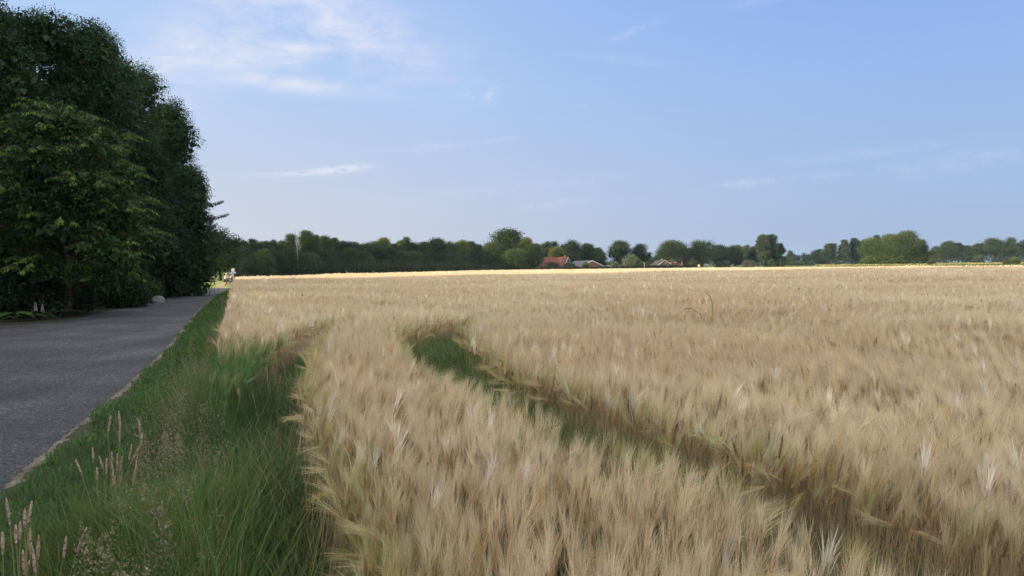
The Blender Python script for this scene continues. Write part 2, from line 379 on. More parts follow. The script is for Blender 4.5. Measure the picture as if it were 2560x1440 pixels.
def green_amt(x, y):
    """how unripe the barley is: the strip beside the verge stays green"""
    d1, _ = dpoly(x, y, TR1)
    left = x < np.interp(y, [p[1] for p in TR1], [p[0] for p in TR1])
    gA = np.where(left, np.clip((11.5 + .8 * wav(x, y, 24, 1.6) - y) / 6.0, 0, 1), 0)
    return gA
def crop_h(x, y):
    return 0.775 + 0.022 * wav(x, y, 11, 1.1) + 0.030 * wav(x, y, 12, .28) + 0.014 * wav(x, y, 14, 3.3) - dep(x, y) - .04 * green_amt(x, y)
def scatter(rng, y0, y1, dens, half=0.86, pad=1.5):
    A = half * (y1 * y1 - y0 * y0) + 2 * pad * (y1 - y0)
    n = int(A * dens * 1.0)
    y = y0 + (y1 - y0) * rng.random(n * 2)
    ym = half * y1 + pad
    keep = rng.random(n * 2) < (half * y + pad) / ym
    y = y[keep]; x = (rng.random(len(y)) * 2 - 1) * (half * y + pad)
    want = int(dens * A)
    if len(y) > want: y = y[:want]; x = x[:want]
    return x, y
def fill_count(y0, y1, half, pad): return half * (y1 ** 2 - y0 ** 2) + 2 * pad * (y1 - y0)
C_AWN = np.array((.620, .548, .375)); C_AWN2 = np.array((.552, .435, .290)); C_PALE = np.array((.74, .69, .60)); C_GOLD = np.array((.50, .35, .14))
C_EAR = np.array((.37, .25, .135)); C_STALK = np.array((.50, .40, .26)); C_STALKP = np.array((.29, .215, .15)); C_GREEN = np.array((.052, .122, .036)); C_YG = np.array((.17, .20, .06))
def lerp(a, b, t): return a + (b - a) * t[:, None]
def barley(buf, rng, x, y, nawn, w_awn, awn_len, segs, ear_k, stalk, far=0.0):
    n = len(x)
    h = crop_h(x, y) * (1 + .045 * rng.normal(size=n)) ; short = rng.random(n) < .10; h[short] *= .88
    gr = np.clip(1.45 * green_amt(x, y) - .42 + .28 * rng.normal(size=n), 0, 1) * (green_amt(x, y) > .02)
    d1, w1 = dpoly(x, y, TR1); d2, w2 = dpoly(x, y, TR2)
    edge = np.maximum(np.clip(1 - (d1 - w1) / .16, 0, 1), np.clip(1 - (d2 - w2) / .16, 0, 1))
    rim = np.clip(1 - (d1 - w1) / .42, 0, 1) * np.clip((5.2 - y) / 1.6, 0, 1)
    h = h - .10 * rim * rng.random(n)
    patch = np.clip(.5 + .35 * wav(x, y, 21, .9) + .2 * wav(x, y, 22, 4.0), 0, 1)
    red = np.clip(.5 + .5 * wav(x, y, 23, .45), 0, 1)
    az_ = 1.0 + 1.1 * wav(x, y, 31, .55) + .9 * rng.normal(size=n)
    th = np.abs(rng.normal(size=n) * rad(10) + rad(15) + rad(6) * wav(x, y, 32, 1.7))
    nod = (rng.random(n) < .05 + np.where(d1 < d2, .14, .32) * edge); th[nod] = rad(62) + rad(22) * rng.normal(size=nod.sum())
    # ears at the rims hang into the wheel tracks
    gx = np.zeros(n); gy = np.zeros(n); e = 0.02
    for T in (TR1, TR2):
        a, _ = dpoly(x + e, y, T); b, _ = dpoly(x - e, y, T); c, _ = dpoly(x, y + e, T); d, _ = dpoly(x, y - e, T)
        near = dpoly(x, y, T)[0] < .6
        gx[near] = -(a - b)[near]; gy[near] = -(c - d)[near]
    lean = edge > 0.15
    az_ = np.where(nod & lean, np.arctan2(gx, gy) + .5 * rng.normal(size=n), az_)
    D = np.stack([np.sin(th) * np.sin(az_), np.sin(th) * np.cos(az_), np.cos(th)], 1)
    top = np.stack([x, y, h], 1); base = top + np.stack([.10 * rng.normal(size=n) - .08 * D[:, 0], .10 * rng.normal(size=n) - .08 * D[:, 1], -h + .0], 1)
    wn = 1 + .08 * rng.normal(size=n)
    cA = lerp(np.broadcast_to(C_AWN, (n, 3)), np.broadcast_to(C_AWN2, (n, 3)), np.clip(patch * .5 + red * .6, 0, 1))
    pale = rng.random(n) < .022; gold = (rng.random(n) < .015 + .10 * (edge > .3))
    cA = np.where(pale[:, None], C_PALE, cA); cA = np.where(gold[:, None], C_GOLD, cA)
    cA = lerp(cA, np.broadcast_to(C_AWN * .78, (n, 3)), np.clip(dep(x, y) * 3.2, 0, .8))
    yg = np.clip(np.maximum(edge * 1.1, rim * .8) + .2 * rng.normal(size=n) - .25, 0, .85) * (y < 12)
    cA = lerp(cA, np.broadcast_to(C_YG * 1.5, (n, 3)), yg * .7)
    cA = lerp(cA, lerp(np.broadcast_to(C_YG * 1.1, (n, 3)), np.broadcast_to(C_GREEN * 1.15, (n, 3)), np.clip(gr * 1.2 - .1, 0, 1)), np.clip(gr * 1.6, 0, 1))
    cA = cA * wn[:, None]
    earL = .075 + .012 * rng.random(n)
    cE = lerp(np.broadcast_to(C_EAR, (n, 3)), np.broadcast_to(C_GREEN * 1.6, (n, 3)), np.clip(gr * 1.4, 0, 1)) * (wn * (1 + .15 * rng.normal(size=n)))[:, None]
    dark = rng.random(n) < .028; cE = np.where(dark[:, None], np.array((.13, .08, .045)), cE)
    # awns
    m = n * nawn; idx = np.repeat(np.arange(n), nawn)
    t = rng.random(m); Dm = D[idx]
    st = top[idx] + Dm * (earL[idx] * t)[:, None] + rng.normal(size=(m, 3)) * .004 * (1 + far)
    sp = perp(Dm, rng) * (np.abs(rng.normal(size=m)) * .15 + .05)[:, None]
    dr = unit(Dm + sp); L = awn_len * (.75 + .45 * rng.random(m)) * (1.0 - .25 * t)
    L = np.where(dark[idx], L * .25, L) * (1 + .15 * pale[idx])
    if segs == 2:
        mid = st + dr * (L * .5)[:, None]; tip = mid + unit(dr + sp * .35) * (L * .5)[:, None]; tip[:, 2] -= .01
        path = np.stack([st, mid, tip], 1); w = np.stack([np.full(m, w_awn), np.full(m, w_awn * .75)], 1)
    else:
        path = np.stack([st, st + dr * L[:, None]], 1); w = np.full((m, 1), w_awn)
    ribbons(buf, path, w * (.8 + .4 * rng.random((m, 1))) * (1 + .8 * pale[idx])[:, None], perp(dr, rng), cA[idx] * (.86 + .28 * rng.random((m, 1))))
    # ear
    s1 = perp(D, rng); s2 = np.cross(D, s1)
    if ear_k:
        ew = .0062 if ear_k == 2 else .0075
        for s_ in ([s1, s2] if ear_k == 2 else [s1]):
            path = np.stack([top - D * .004, top + D * (earL * .35)[:, None], top + D * (earL * .75)[:, None], top + D * earL[:, None] * 1.05], 1)
            w = np.stack([np.full(n, ew), np.full(n, ew * 2.1), np.full(n, ew * 1.7)], 1) * (1 + .6 * far)
            ribbons(buf, path, w, s_, cE)
    if stalk:
        hid = np.clip(np.ones(n), 0, 1)
        bend = top + np.stack([-.02 * D[:, 0], -.02 * D[:, 1], np.full(n, -.07)], 1)
        mid = base * .45 + bend * .55
        path = np.stack([base, mid, bend, top], 1)
        pur = np.clip(.45 + .35 * wav(x, y, 41, 1.3) + .25 * rng.normal(size=n), 0, 1)
        cS = lerp(np.broadcast_to(C_STALK, (n, 3)), np.broadcast_to(C_STALKP, (n, 3)), pur)
        cS = lerp(cS, np.broadcast_to(C_YG, (n, 3)), np.clip(np.maximum(np.clip(1.35 - (d2 - w2) / .32, 0, 1.2) * np.clip((y - 1.9) / 1.3, 0, 1) * (y < 13), rim) * (.4 + .8 * rng.random(n)), 0, .9)); cS = lerp(cS, np.broadcast_to(C_GREEN * .7, (n, 3)), np.clip(gr * 1.6, 0, 1))
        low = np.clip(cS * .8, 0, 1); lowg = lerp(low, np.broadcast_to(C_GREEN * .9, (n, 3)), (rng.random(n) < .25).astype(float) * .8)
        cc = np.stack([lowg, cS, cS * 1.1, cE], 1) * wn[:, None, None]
        w = np.tile(np.array([.0045, .004, .0034])[None], (n, 1)) * (1 + far)
        ribbons(buf, path, w, perp(np.broadcast_to(np.array((0, 0, 1.)), (n, 3)), rng), cc)
def blades(buf, rng, x, y, z0, h, w, lean, c, tipc=None, segs=3, az0=None):
    n = len(x); a = rng.uniform(0, 6.283, n) if az0 is None else az0 + rng.normal(size=n) * .8
    d = np.stack([np.sin(a), np.cos(a), np.zeros(n)], 1)
    ts = np.linspace(0, 1, segs + 1)
    path = np.stack([np.stack([x, y, z0 + np.zeros(n)], 1) + d * (lean * h * t ** 2)[:, None] + np.stack([np.zeros(n), np.zeros(n), h * (t - .25 * lean * t ** 3)], 1) for t in ts], 1)
    ws = np.stack([w * (1 - .6 * t) for t in ts[:-1]], 1)
    tipc = c if tipc is None else tipc
    cc = np.stack([c + (tipc - c) * t for t in ts], 1)
    a2 = a + math.pi / 2 + rng.normal(size=n) * .5
    side = np.stack([np.sin(a2), np.cos(a2), np.zeros(n)], 1)
    ribbons(buf, path, ws, side, cc)
def in_crop(x, y):
    return inpoly(x, y, CROP) & ~((x < crop_x(y) + .05 * wav(x, y, 51, 6)) & (y < 75))
def in_track(x, y):
    d1, w1 = dpoly(x, y, TR1); d2, w2 = dpoly(x, y, TR2); j = .035 * wav(x, y, 52, 9)
    return (d1 + j < w1) | (d2 + j < w2)
DENS = 1.0
def build_barley():
    buf = Buf(); rng = np.random.default_rng(7)
    #           y0   y1   dens awns  w      len  segs ear stalk far
    bands = [(0.75, 3.2, 430, 36, .0012, .16, 2, 2, 1, 0),
             (3.2, 6.0, 390, 30, .0015, .16, 2, 2, 1, .1),
             (6.0, 11.0, 300, 24, .0021, .165, 1, 1, 1, .4),
             (11.0, 20.0, 170, 16, .0038, .17, 1, 1, 1, 1.2),
             (20.0, 38.0, 75, 12, .008, .18, 1, 1, 0, 2.5),
             (38.0, 75.0, 22, 8, .022, .20, 1, 1, 0, 5.0),
             (75.0, 162.0, 7, 7, .045, .26, 1, 0, 0, 8.0)]
    for y0, y1, dens, na, w, L, sg, ek, sk, far in bands:
        x, y = scatter(rng, y0, y1, dens * DENS)
        if y1 > 11: k = in_crop(x, y) & ((y > 13) | ~in_track(x, y))
        else: k = in_crop(x, y) & ~in_track(x, y)
        thin = (x < crop_x(y) + .25) & (rng.random(len(x)) < .45) & (y < 20)
        k &= ~thin
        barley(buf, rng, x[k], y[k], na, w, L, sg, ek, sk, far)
    # leafy green regrowth on the floor of the wheel tracks and low among the stalks
    x, y = scatter(rng, 0.75, 13.0, 1500 * DENS, half=.55, pad=1.2)
    d1, w1 = dpoly(x, y, TR1); d2, w2 = dpoly(x, y, TR2)
    k = in_crop(x, y) & ((d1 < w1 + .10) | (d2 < w2 + np.where(y > 2.4, .30, .13))); x, y, d1, w1, d2, w2 = [q[k] for q in (x, y, d1, w1, d2, w2)]
    t2 = d2 < w2 + .30
    fl = np.where(t2, np.clip(.5 + (y - 2.2) / 2.5, .55, 1.0), np.clip((y - 1.5) / 4, .38, .9)); kk = rng.random(len(x)) < (fl if True else 1)
    x, y, fl, d1, w1, d2, w2, t2 = [q[kk] for q in (x, y, fl, d1, w1, d2, w2, t2)]; n = len(x)
    hh = (.15 + .62 * fl) * (1 + .35 * np.clip((d2 - w2 + .08) / .2, 0, 1) * t2) * (.55 + .7 * rng.random(n)) * (1 + .25 * wav(x, y, 61, 2.0))
    c = np.array((.04, .070, .02)) * (.7 + .7 * rng.random((n, 1))); tip = np.array((.065, .115, .032)) * (.7 + .7 * rng.random((n, 1)))
    dry = rng.random(n) < .12; tip[dry] = (.3, .24, .12)
    hh = np.minimum(hh, np.where(t2, .70, .52) + .16 * rng.random(n))
    blades(buf, rng, x, y, 0.0, hh, np.maximum(.007, y * .0012), .25 + .5 * rng.random(n), c, tip)
    # green leaf blades through the unripe strip
    x, y = scatter(rng, 0.75, 10.5, 900 * DENS, half=.6, pad=1.2); k = in_crop(x, y) & (green_amt(x, y) > .05) & (rng.random(len(x)) < green_amt(x, y) ** 2.2) & ~in_track(x, y)
    x, y = x[k], y[k]; n = len(x); hh = crop_h(x, y) * (.6 + .45 * rng.random(n))
    tone = .8 + .5 * rng.random((n, 1)); c = np.array((.030, .062, .018)) * tone; tip = np.array((.066, .155, .040)) * tone
    bl = rng.random(n) < .3; tip[bl] = np.array((.05, .09, .06))
    blades(buf, rng, x, y, 0.0, hh, np.maximum(.006, y * .001), .12 + .3 * rng.random(n), c, tip)
    # closed canopy below the ear tops where the crop is only seen at a flat angle
    xs = []; 
    def canopy(y0, y1, st, off):
        ys = np.arange(y0, y1 + st, st); nx = 60
        for j in range(len(ys) - 1): pass
        half = .86; U = np.linspace(-1, 1, 140)
        Y, Ug = np.meshgrid(ys, U, indexing='ij'); X = Ug * (half * Y + 1.5); n0, n1 = X.shape
        Z = crop_h(X.ravel(), Y.ravel()) - off
        V = np.stack([X.ravel(), Y.ravel(), Z], 1)
        i, j = np.meshgrid(np.arange(n0 - 1), np.arange(n1 - 1), indexing='ij'); a = (i * n1 + j).ravel()
        F = np.concatenate([np.stack([a, a + 1, a + n1 + 1], 1), np.stack([a, a + n1 + 1, a + n1], 1)])
        cen = V[F].mean(1); cx = cen[:, 0]; cy = cen[:, 1]
        ok = inpoly(cx, cy, CROP) & (cx > crop_x(cy) + .12)
        F = F[ok]; nz = wav(V[:, 0], V[:, 1], 71, .5)[:, None]
        buf.add(V, F, np.array((.36, .26, .16)) * (1 + .08 * nz))
    canopy(14, 40, .5, .06); canopy(40.5, 161, 1.5, .02)
    o = buf.obj('barley_crop', MT['barley'])
    tag(o, 'ripe tan bearded barley filling the whole field, green along the verge, with two curved wheel tracks', 'barley', kind='stuff')
    return o
barley_o = build_barley()
#BARLEY_END
# ------------------------------------------------------------------ trees and shrubs
def leafmesh(buf, rng, C, out, size, col, droop=.25, fold=.25, aspect=.55):
    """one folded pointed leaf (or leaf spray) at each centre"""
    n = len(C); d = unit(out * .6 + rng.normal(size=(n, 3)) * .75 + np.array((0, 0, -droop)))
    s = np.cross(d, np.array((0, 0, 1.))); s = unit(s + .45 * rng.normal(size=s.shape)); s = unit(s - (s * d).sum(1, keepdims=True) * d); up = np.cross(s, d); up *= np.where(up[:, 2:] < 0, -1, 1)
    L = size * (.7 + .6 * rng.random(n)); Wd = L * aspect
    a = C; b = C + d * (L * .45)[:, None]; t = C + d * L[:, None]
    l = b + s * (Wd * .5)[:, None] + up * (Wd * fold)[:, None]; r = b - s * (Wd * .5)[:, None] + up * (Wd * fold)[:, None]
    V = np.stack([a, l, t, r], 1); F = np.array([(0, 2, 1), (0, 3, 2)])[None] + (np.arange(n) * 4)[:, None, None]
    buf.add(V, F, np.repeat(col, 4, 0))
def crown(buf, rng, lobes, leaf, n_leaf, col, clump=.5, per=26, tone=.22, droop=.25, core=.35, shell=(.72, 1.06), flat=1.0, hue=.12, zmin=None, aspect=.55):
    """lobes: (cx,cy,cz,rx,ry,rz); leaves gather in clumps on and inside each lobe"""
    A = np.array([(l[3] * l[4] + l[3] * l[5] + l[4] * l[5]) for l in lobes]); A = A / A.sum()
    for l, a in zip(lobes, A):
        lt = 1 + .16 * rng.normal()
        nl = max(8, int(n_leaf * a)); nc = max(3, nl // per)
        c0 = np.array(l[:3]); r = np.array(l[3:6])
        u = unit(rng.normal(size=(nc, 3))); u[:, 2] = np.where(u[:, 2] < -.55, -u[:, 2], u[:, 2])
        rf = rng.uniform(shell[0], shell[1], nc) + .07 * np.abs(rng.normal(size=nc)) * (rng.random(nc) < .25)
        cc = c0 + u * r * rf[:, None]
        ct = 1 + tone * rng.normal(size=nc); ch = hue * rng.normal(size=nc)
        idx = np.repeat(np.arange(nc), per); m = len(idx)
        off = np.clip(rng.normal(size=(m, 3)), -1.7, 1.7) * clump * np.array((1, 1, .65 * flat))
        off[:, 2] -= .35 * clump * (np.hypot(off[:, 0], off[:, 1]) / clump) ** 1.3 * droop
        C = cc[idx] + off
        if zmin is not None: C[:, 2] = np.maximum(C[:, 2], zmin + .3 * rng.random(m))
        col_ = lt * np.array(col)[None] * np.clip(ct[idx] * (1 + .12 * rng.normal(size=m)), .35, 2)[:, None]
        col_[:, 0] *= np.clip(1 + 1.2 * ch[idx], .5, 1.8); col_[:, 2] *= np.clip(1 - ch[idx], .5, 1.6)
        leafmesh(buf, rng, C, u[idx], leaf, np.clip(col_, .004, .9), droop, aspect=aspect)
        if core:
            k = max(6, int(nl * .12)); v = unit(rng.normal(size=(k, 3))) * (rng.random(k) ** .5)[:, None] * core * 2
            C = c0 + v * r
            if zmin is not None: C[:, 2] = np.maximum(C[:, 2], zmin + .2)
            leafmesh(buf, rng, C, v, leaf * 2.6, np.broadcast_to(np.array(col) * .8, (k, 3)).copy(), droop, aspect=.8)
def trunk_obj(root, rng, h, r, lobes, mat, name='trunk', k=7, maxlimb=9, leanv=(0, 0)):
    b = Box(); top = Vector((leanv[0], leanv[1], h))
    pts = [Vector((0, 0, -.1)), Vector((leanv[0] * .2, leanv[1] * .2, h * .25)), Vector((leanv[0] * .55 + .03 * h * rng.normal(), leanv[1] * .55, h * .6)), top]
    b.tube(pts, [r * 1.35, r, r * .75, r * .3], k)
    for l in lobes[:maxlimb]:
        c = Vector(l[:3]); z0 = min(h * .85, max(h * .3, c.z * .55)); s = pts[1].lerp(pts[3], max(0, (z0 - h * .25) / (h * .75)))
        e = c + Vector((0, 0, .15 * l[5])); mid = s.lerp(e, .5) + Vector((0, 0, -.08 * (e - s).length))
        b.tube([s, mid, e], [r * .45, r * .28, r * .08], 5)
    return b.obj(name, mat, root, smooth=True)
def lobes_for(rng, h, w, base, shape, n):
    """irregular crown: envelope of half width w between base and h"""
    L = []
    H = h - base
    for i in range(n):
        if shape == 'round': t = rng.uniform(.12, .90); env = math.sin(math.pi * min(1, t * .80 + .22)) ** .6
        elif shape == 'oak': t = rng.uniform(.15, .85); env = math.sin(math.pi * min(1, t * .68 + .30)) ** .5
        elif shape == 'tall': t = (i + .5) / n * .92 + .03; env = (1 - t) ** .55 * .9 + .12
        elif shape == 'cone': t = (i + .5) / n * .95; env = (1 - t) * .95 + .07
        elif shape == 'dome': t = rng.uniform(.02, .86); env = math.sqrt(1 - t * t)
        elif shape == 'bush': t = rng.uniform(.0, .62); env = math.cos(t * 1.35) ** .5
        else: t = (i + .5) / n; env = (1 - abs(2 * t - .8) ** 2.2 * .6)
        a = rng.uniform(0, 6.283) if shape not in ('cone',) else i * 2.4
        rl = w * rng.uniform(.34, .52) * (1.0 if shape != 'cone' else (1.1 - t))
        rho = max(0, w * env - rl) * rng.uniform(.65, 1.08)
        rz = rl * rng.uniform(.62, .9) * (1.25 if shape in ('tall', 'poplar') else 1) * (.8 if shape == 'oak' else 1)
        z = base + H * t; z = min(z, h - rz * .95); z = max(z, rz * .7 if shape == 'bush' else base)
        L.append((rho * math.cos(a), rho * math.sin(a), z, rl, rl, rz))
    if shape != 'cone':     # small outer boughs that break the outline
        for i in range(8):
            t = rng.uniform(.35, .97); a = rng.uniform(0, 6.283); rl = w * rng.uniform(.10, .19); env = math.sqrt(max(.04, 1 - t ** 2.2))
            L.append((w * env * .98 * math.cos(a), w * env * .98 * math.sin(a), min(h - rl, base + H * t), rl, rl, rl * rng.uniform(.8, 1.5)))
    # a top lobe at the exact height
    rl = w * (.40 if shape in ('round', 'oak', 'bush', 'dome') else .24)
    L.append((w * .1 * rng.normal(), 0, h - rl * .75, rl, rl, rl * .78))
    if shape in ('round', 'oak', 'bush', 'poplar', 'dome'):
        L.append((0, 0, base + H * .45, w * .62, w * .62, H * .40))
    elif shape == 'tall': L.append((0, 0, base + H * .38, w * .6, w * .6, H * .38))
    return L
def make_tree(name, label, cat, loc, h, w, base, col, shape='round', n=9, leaf=.4, nleaf=3000, clump=.55, seed=1, group=None, bark='bark', tr=None,
              lobes=None, trunk=True, per=22, tone=.22, core=.33, droop=.25, mat='leaf', pal=None, part='crown', zmin=None, hue=.12, aspect=.55, gap=0):
    rng = np.random.default_rng(seed)
    root = empty(name, loc, label, cat, group)
    L = lobes if lobes is not None else lobes_for(rng, h, w, base, shape, n)
    b = Buf(); crown(b, rng, L, leaf, nleaf, col, clump, per, tone, droop, core, zmin=zmin, hue=hue, aspect=aspect)
    b.obj(part, MT[mat], root)
    if trunk: trunk_obj(root, rng, h * (.72 if shape != 'cone' else .95), tr or max(.09, h * .018), L if shape != 'cone' else [], MT[bark])
    return root
def copy_tree(root, loc, label=None, group=None, rz=0.0, sc=1.0, scz=None):
    r = root.copy(); COL.objects.link(r); r.location = loc; r.rotation_euler = (0, 0, rz); r.scale = (sc, sc, scz or sc)
    if label: r['label'] = label
    if group: r['group'] = group
    for ch in list(root.children):
        c = ch.copy(); COL.objects.link(c); c.parent = r
        for gch in ch.children:
            d = gch.copy(); COL.objects.link(d); d.parent = c
    return r
def foot(x, Y):            # ground point under image column x at distance Y
    return (at_d(x, 690, Y).x, Y, 0.0)
def hgt(x, y, Y): return at_d(x, y, Y).z
DARK = (.030, .052, .024)

# the tall dark row beside the road (the nearest big trees)
rowspec = [   # image x of the crown, image y of its top, distance, crown half width, label
    (466, 428, 49.5, 2.45, 'dark tree farthest along the roadside row, the lowest of them'),
    (420, 262, 50.5, 3.1, 'tall dark tree with loose twigs sticking out right against the sky'),
    (352, 170, 51.0, 3.9, 'tall dark tree behind the blue green tree, stepping down towards the road'),
    (285, 92, 41.0, 3.5, 'tall dark tree with a rounded dome top right of the row summit'),
    (225, 62, 36.5, 3.0, 'tall dark tree with two small pointed tips above the leafy green tree'),
    (118, 34, 35.0, 3.6, 'tall dark tree with pale thin top twigs and sky showing through them'),
    (10, 8, 33.0, 3.6, 'tall dark tree cut by the left edge of the picture')]
rowt = []
for i, (x, y, Y, w, lab) in enumerate(rowspec):
    h = hgt(x, y, Y); fx = at_d(x, 690, Y).x
    rng = np.random.default_rng(100 + i)
    L = []
    for k in range(40):
        t = (k + .5) / 40; env = (max(0, 1 - t) ** .40) * .95 + .05
        if i < 2: env *= .50 + .50 * min(1, t / .45)
        a = rng.uniform(0, 6.283); rl = w * rng.uniform(.18, .38)
        rho = max(0, w * env - rl * .5) * rng.uniform(.6, 1.12)
        L.append((rho * math.cos(a), rho * math.sin(a), min(.6 + (h - .6) * t, h - rl * 1.1), rl, rl, rl * rng.uniform(.8, 1.6)))
    L.append((0, 0, h * .40, w * (.74 if i > 1 else .5), w * (.74 if i > 1 else .5), h * .36)); L.append((0, 0, h * .70, w * .5, w * .5, h * .22))
    L.append((.2, 0, h - .75, .5, .5, .7)); L.append((-.7, .1, h - 1.3, .5, .5, .8))
    t = make_tree('roadside_tree', lab, 'tree', (fx, Y, 0), h, w, .6, (.022, .047, .021), lobes=L, leaf=.125, nleaf=56000, clump=.24, per=30, seed=200 + i, group='tall dark trees beside the road', tr=.2, tone=.3, droop=.5, aspect=.42, core=.4)
    rowt.append(t)
# the spruce whose drooping branch tips reach out at the end of the row
def spruce(root_loc, h, w, nb, col, seed, leafn=22):
    rng = np.random.default_rng(seed); b = Buf(); bx = Box(); bx.tube([(0, 0, 0), (0, 0, h * .5), (0, 0, h)], [.16, .10, .02], 7)
    for i in range(nb):
        t = rng.random(); z = 3.2 + (h - 3.3) * t; L = w * (1 - t) ** .8 * rng.uniform(.75, 1.1) + .15; a = rng.uniform(0, 6.283)
        d = np.array((math.cos(a), math.sin(a)))
        P = [(d[0] * L * s, d[1] * L * s, z - .35 * L * math.sin(s * 2.2) + .22 * L * s * s) for s in (0, .35, .7, 1.0)]
        if i % 3 == 0: bx.tube(P, [.03, .02, .014, .004], 4)
        m = int(leafn * (1 + L * 2)); s = rng.random(m) ** .7; pp = np.array([np.interp(s, (0, .35, .7, 1), [q[k] for q in P]) for k in range(3)]).T
        o = rng.normal(size=(m, 3)) * .05; o[:, 2] -= rng.random(m) * .22 * (1.1 - s)
        leafmesh(b, rng, pp + o, np.broadcast_to(np.array((d[0], d[1], -.6)), (m, 3)), .16, np.array(col)[None] * (.7 + .6 * rng.random((m, 1))), .5, aspect=.28)
    return b, bx
sx = at_d(497, 690, 50).x
r = empty('spruce_tree', (sx, 50, 0), 'dark spruce at the row end with drooping branch tips against the sky', 'conifer')
b, bx = spruce(None, 6.8, 1.9, 190, (.022, .042, .026), 5)
# two long lower branches that stand out clear of the row against the sky
rg = np.random.default_rng(9)
for (x1, y1) in ((571, 533), (558, 500)):
    e = at_d(x1, y1, 50); ex = e.x - sx; P = np.array([(0.3, 0, e.z - .1), (ex * .6, 0, e.z - .22), (ex, 0, e.z)])
    bx.tube(P, [.035, .02, .006], 5)
    m = 420; s = rg.random(m); pp = np.stack([np.interp(s, (0, .6, 1), P[:, k]) for k in range(3)], 1); pp[:, 2] -= rg.random(m) * .30 * (1.05 - s * .75); pp[:, 1] += .06 * rg.normal(size=m)
    leafmesh(b, rg, pp, np.broadcast_to(np.array((.4, 0, -1.)), (m, 3)), .13, np.array((.02, .035, .022))[None] * np.ones((m, 1)), .6, aspect=.3)
b.obj('crown', MT['leaf'], r); bx.obj('trunk', MT['bark'], r, smooth=True)
# trees of the same belt further from the road and behind the viewer: they throw the shade over the field
belt = [(-30, 41), (-27, 33), (-35, 38), (-25, 24.5), (-33, 29), (-24, 15.5), (-30, 19), (-37, 23), (-22, 8.5), (-29, 10), (-36, 14), (-20, 1), (-26, 3), (-33, 5), (-40, 8), (-19, -6), (-25, -5), (-31, -3), (-38, -1),
        (-18, -13), (-24, -12), (-30, -11), (-17, -20), (-23, -20), (-29, -19), (-16, -27), (-22, -28), (-15, -35), (-21, -36), (-14, -43), (-20, -44), (-13, -52), (-19, -52), (-12, -61), (-18, -61), (-11, -70), (-17, -70), (-36, -8), (-36, -17), (-43, 31), (-44, 18), (-46, 2)]
for i, (x, y) in enumerate(belt):
    copy_tree(rowt[1 + i % 5], (x, y, 0), 'tall dark tree deep in the shade belt behind the roadside row', 'tall dark trees of the shade belt', rz=i * 1.7, sc=1.25, scz=1.18 + .08 * ((i * 7) % 5) / 5)

# the leafy bright green tree at the left, hanging sprays of pointed leaves
def spray_tree():
    rng = np.random.default_rng(31); Y = 28.5; fx = at_d(165, 700, Y).x
    root = empty('leafy_tree', (fx, Y, 0), 'leafy mid green tree with drooping sprays of leaves before the tall dark row', 'tree')
    h = hgt(120, 240, Y); w = 3.7; b = Buf(); bx = Box(); tw = Box()
    bx.tube([(0, 0, -.1), (.1, 0, 1.2), (-.1, 0, h * .5), (.1, 0, h * .85)], [.2, .16, .11, .03], 8)
    lobes = []
    for i in range(34):
        t = (i + .5) / 34; env = math.sin(math.pi * (t * .70 + .24)) ** .8; a = i * 2.4; rl = rng.uniform(.55, 1.05)
        rho = (w * env - rl * .5) * rng.uniform(.7, 1.0)
        lobes.append((rho * math.cos(a), rho * math.sin(a) * .9, 1.3 + (h - 2.1) * t, rl, rl, rl * .7))
    crown(b, rng, lobes + [(0, 0, h * .5, w * .6, w * .55, h * .34)], .13, 26000, (.019, .042, .013), .28, 26, .2, .6, .3, aspect=.5)  # crown coloured darker so the outer sprays look lit
    # hanging sprays on the outside
    for l in lobes:
        c = np.array(l[:3])
        for k in range(15):
            u = unit(rng.normal(size=3)); u[2] = abs(u[2]) * .9; p0 = c + u * np.array(l[3:6]) * .8
            d = unit(np.array((u[0] + .35 * c[0] / w, u[1] + .35 * c[1] / w, .25))); Ls = rng.uniform(.45, .95)
            P = np.array([p0, p0 + d * Ls * .5 + (0, 0, .02), p0 + d * Ls + (0, 0, -.28 * Ls)])
            bx.tube(P, [.010, .008, .004], 3)
            m = 16; s = np.linspace(.15, 1, m); pp = np.stack([np.interp(s, (0, .5, 1), P[:, q]) for q in range(3)], 1)
            sd = np.cross(d, (0, 0, 1)); sd = sd / (np.linalg.norm(sd) + 1e-6); sg = np.where(np.arange(m) % 2 == 0, 1, -1)[:, None]
            dirs = unit(sd[None] * sg * .55 + d[None] * .4 + np.array((0, 0, -1.1))[None] + rng.normal(size=(m, 3)) * .22)
            Lf = rng.uniform(.13, .21, m); sv = perp(dirs, rng); up = np.cross(sv, dirs)
            A = pp; Bm = pp + dirs * (Lf * .45)[:, None]; T = pp + dirs * Lf[:, None]; wd = (Lf * .34)[:, None]
            V = np.stack([A, Bm + sv * wd * .5 + up * wd * .2, T, Bm - sv * wd * .5 + up * wd * .2], 1)
            F = np.array([(0, 2, 1), (0, 3, 2)])[None] + (np.arange(m) * 4)[:, None, None]
            lit_young = rng.random() < .4; cc = np.array((.072, .122, .028) if lit_young else (.038, .076, .021)) * (.8 + .4 * rng.random((m, 1)))  # lit look of the sprays put into the leaf colour
            b.add(V, F, np.repeat(cc, 4, 0))
        bx.tube([(0, 0, max(.9, l[2] * .6)), (l[0] * .5, l[1] * .5, l[2] * .9), (l[0], l[1], l[2] + .2)], [.07, .045, .015], 5)
    b.obj('crown', MT['leaf'], root); bx.obj('trunk', MT['bark'], root, smooth=True)
spray_tree()
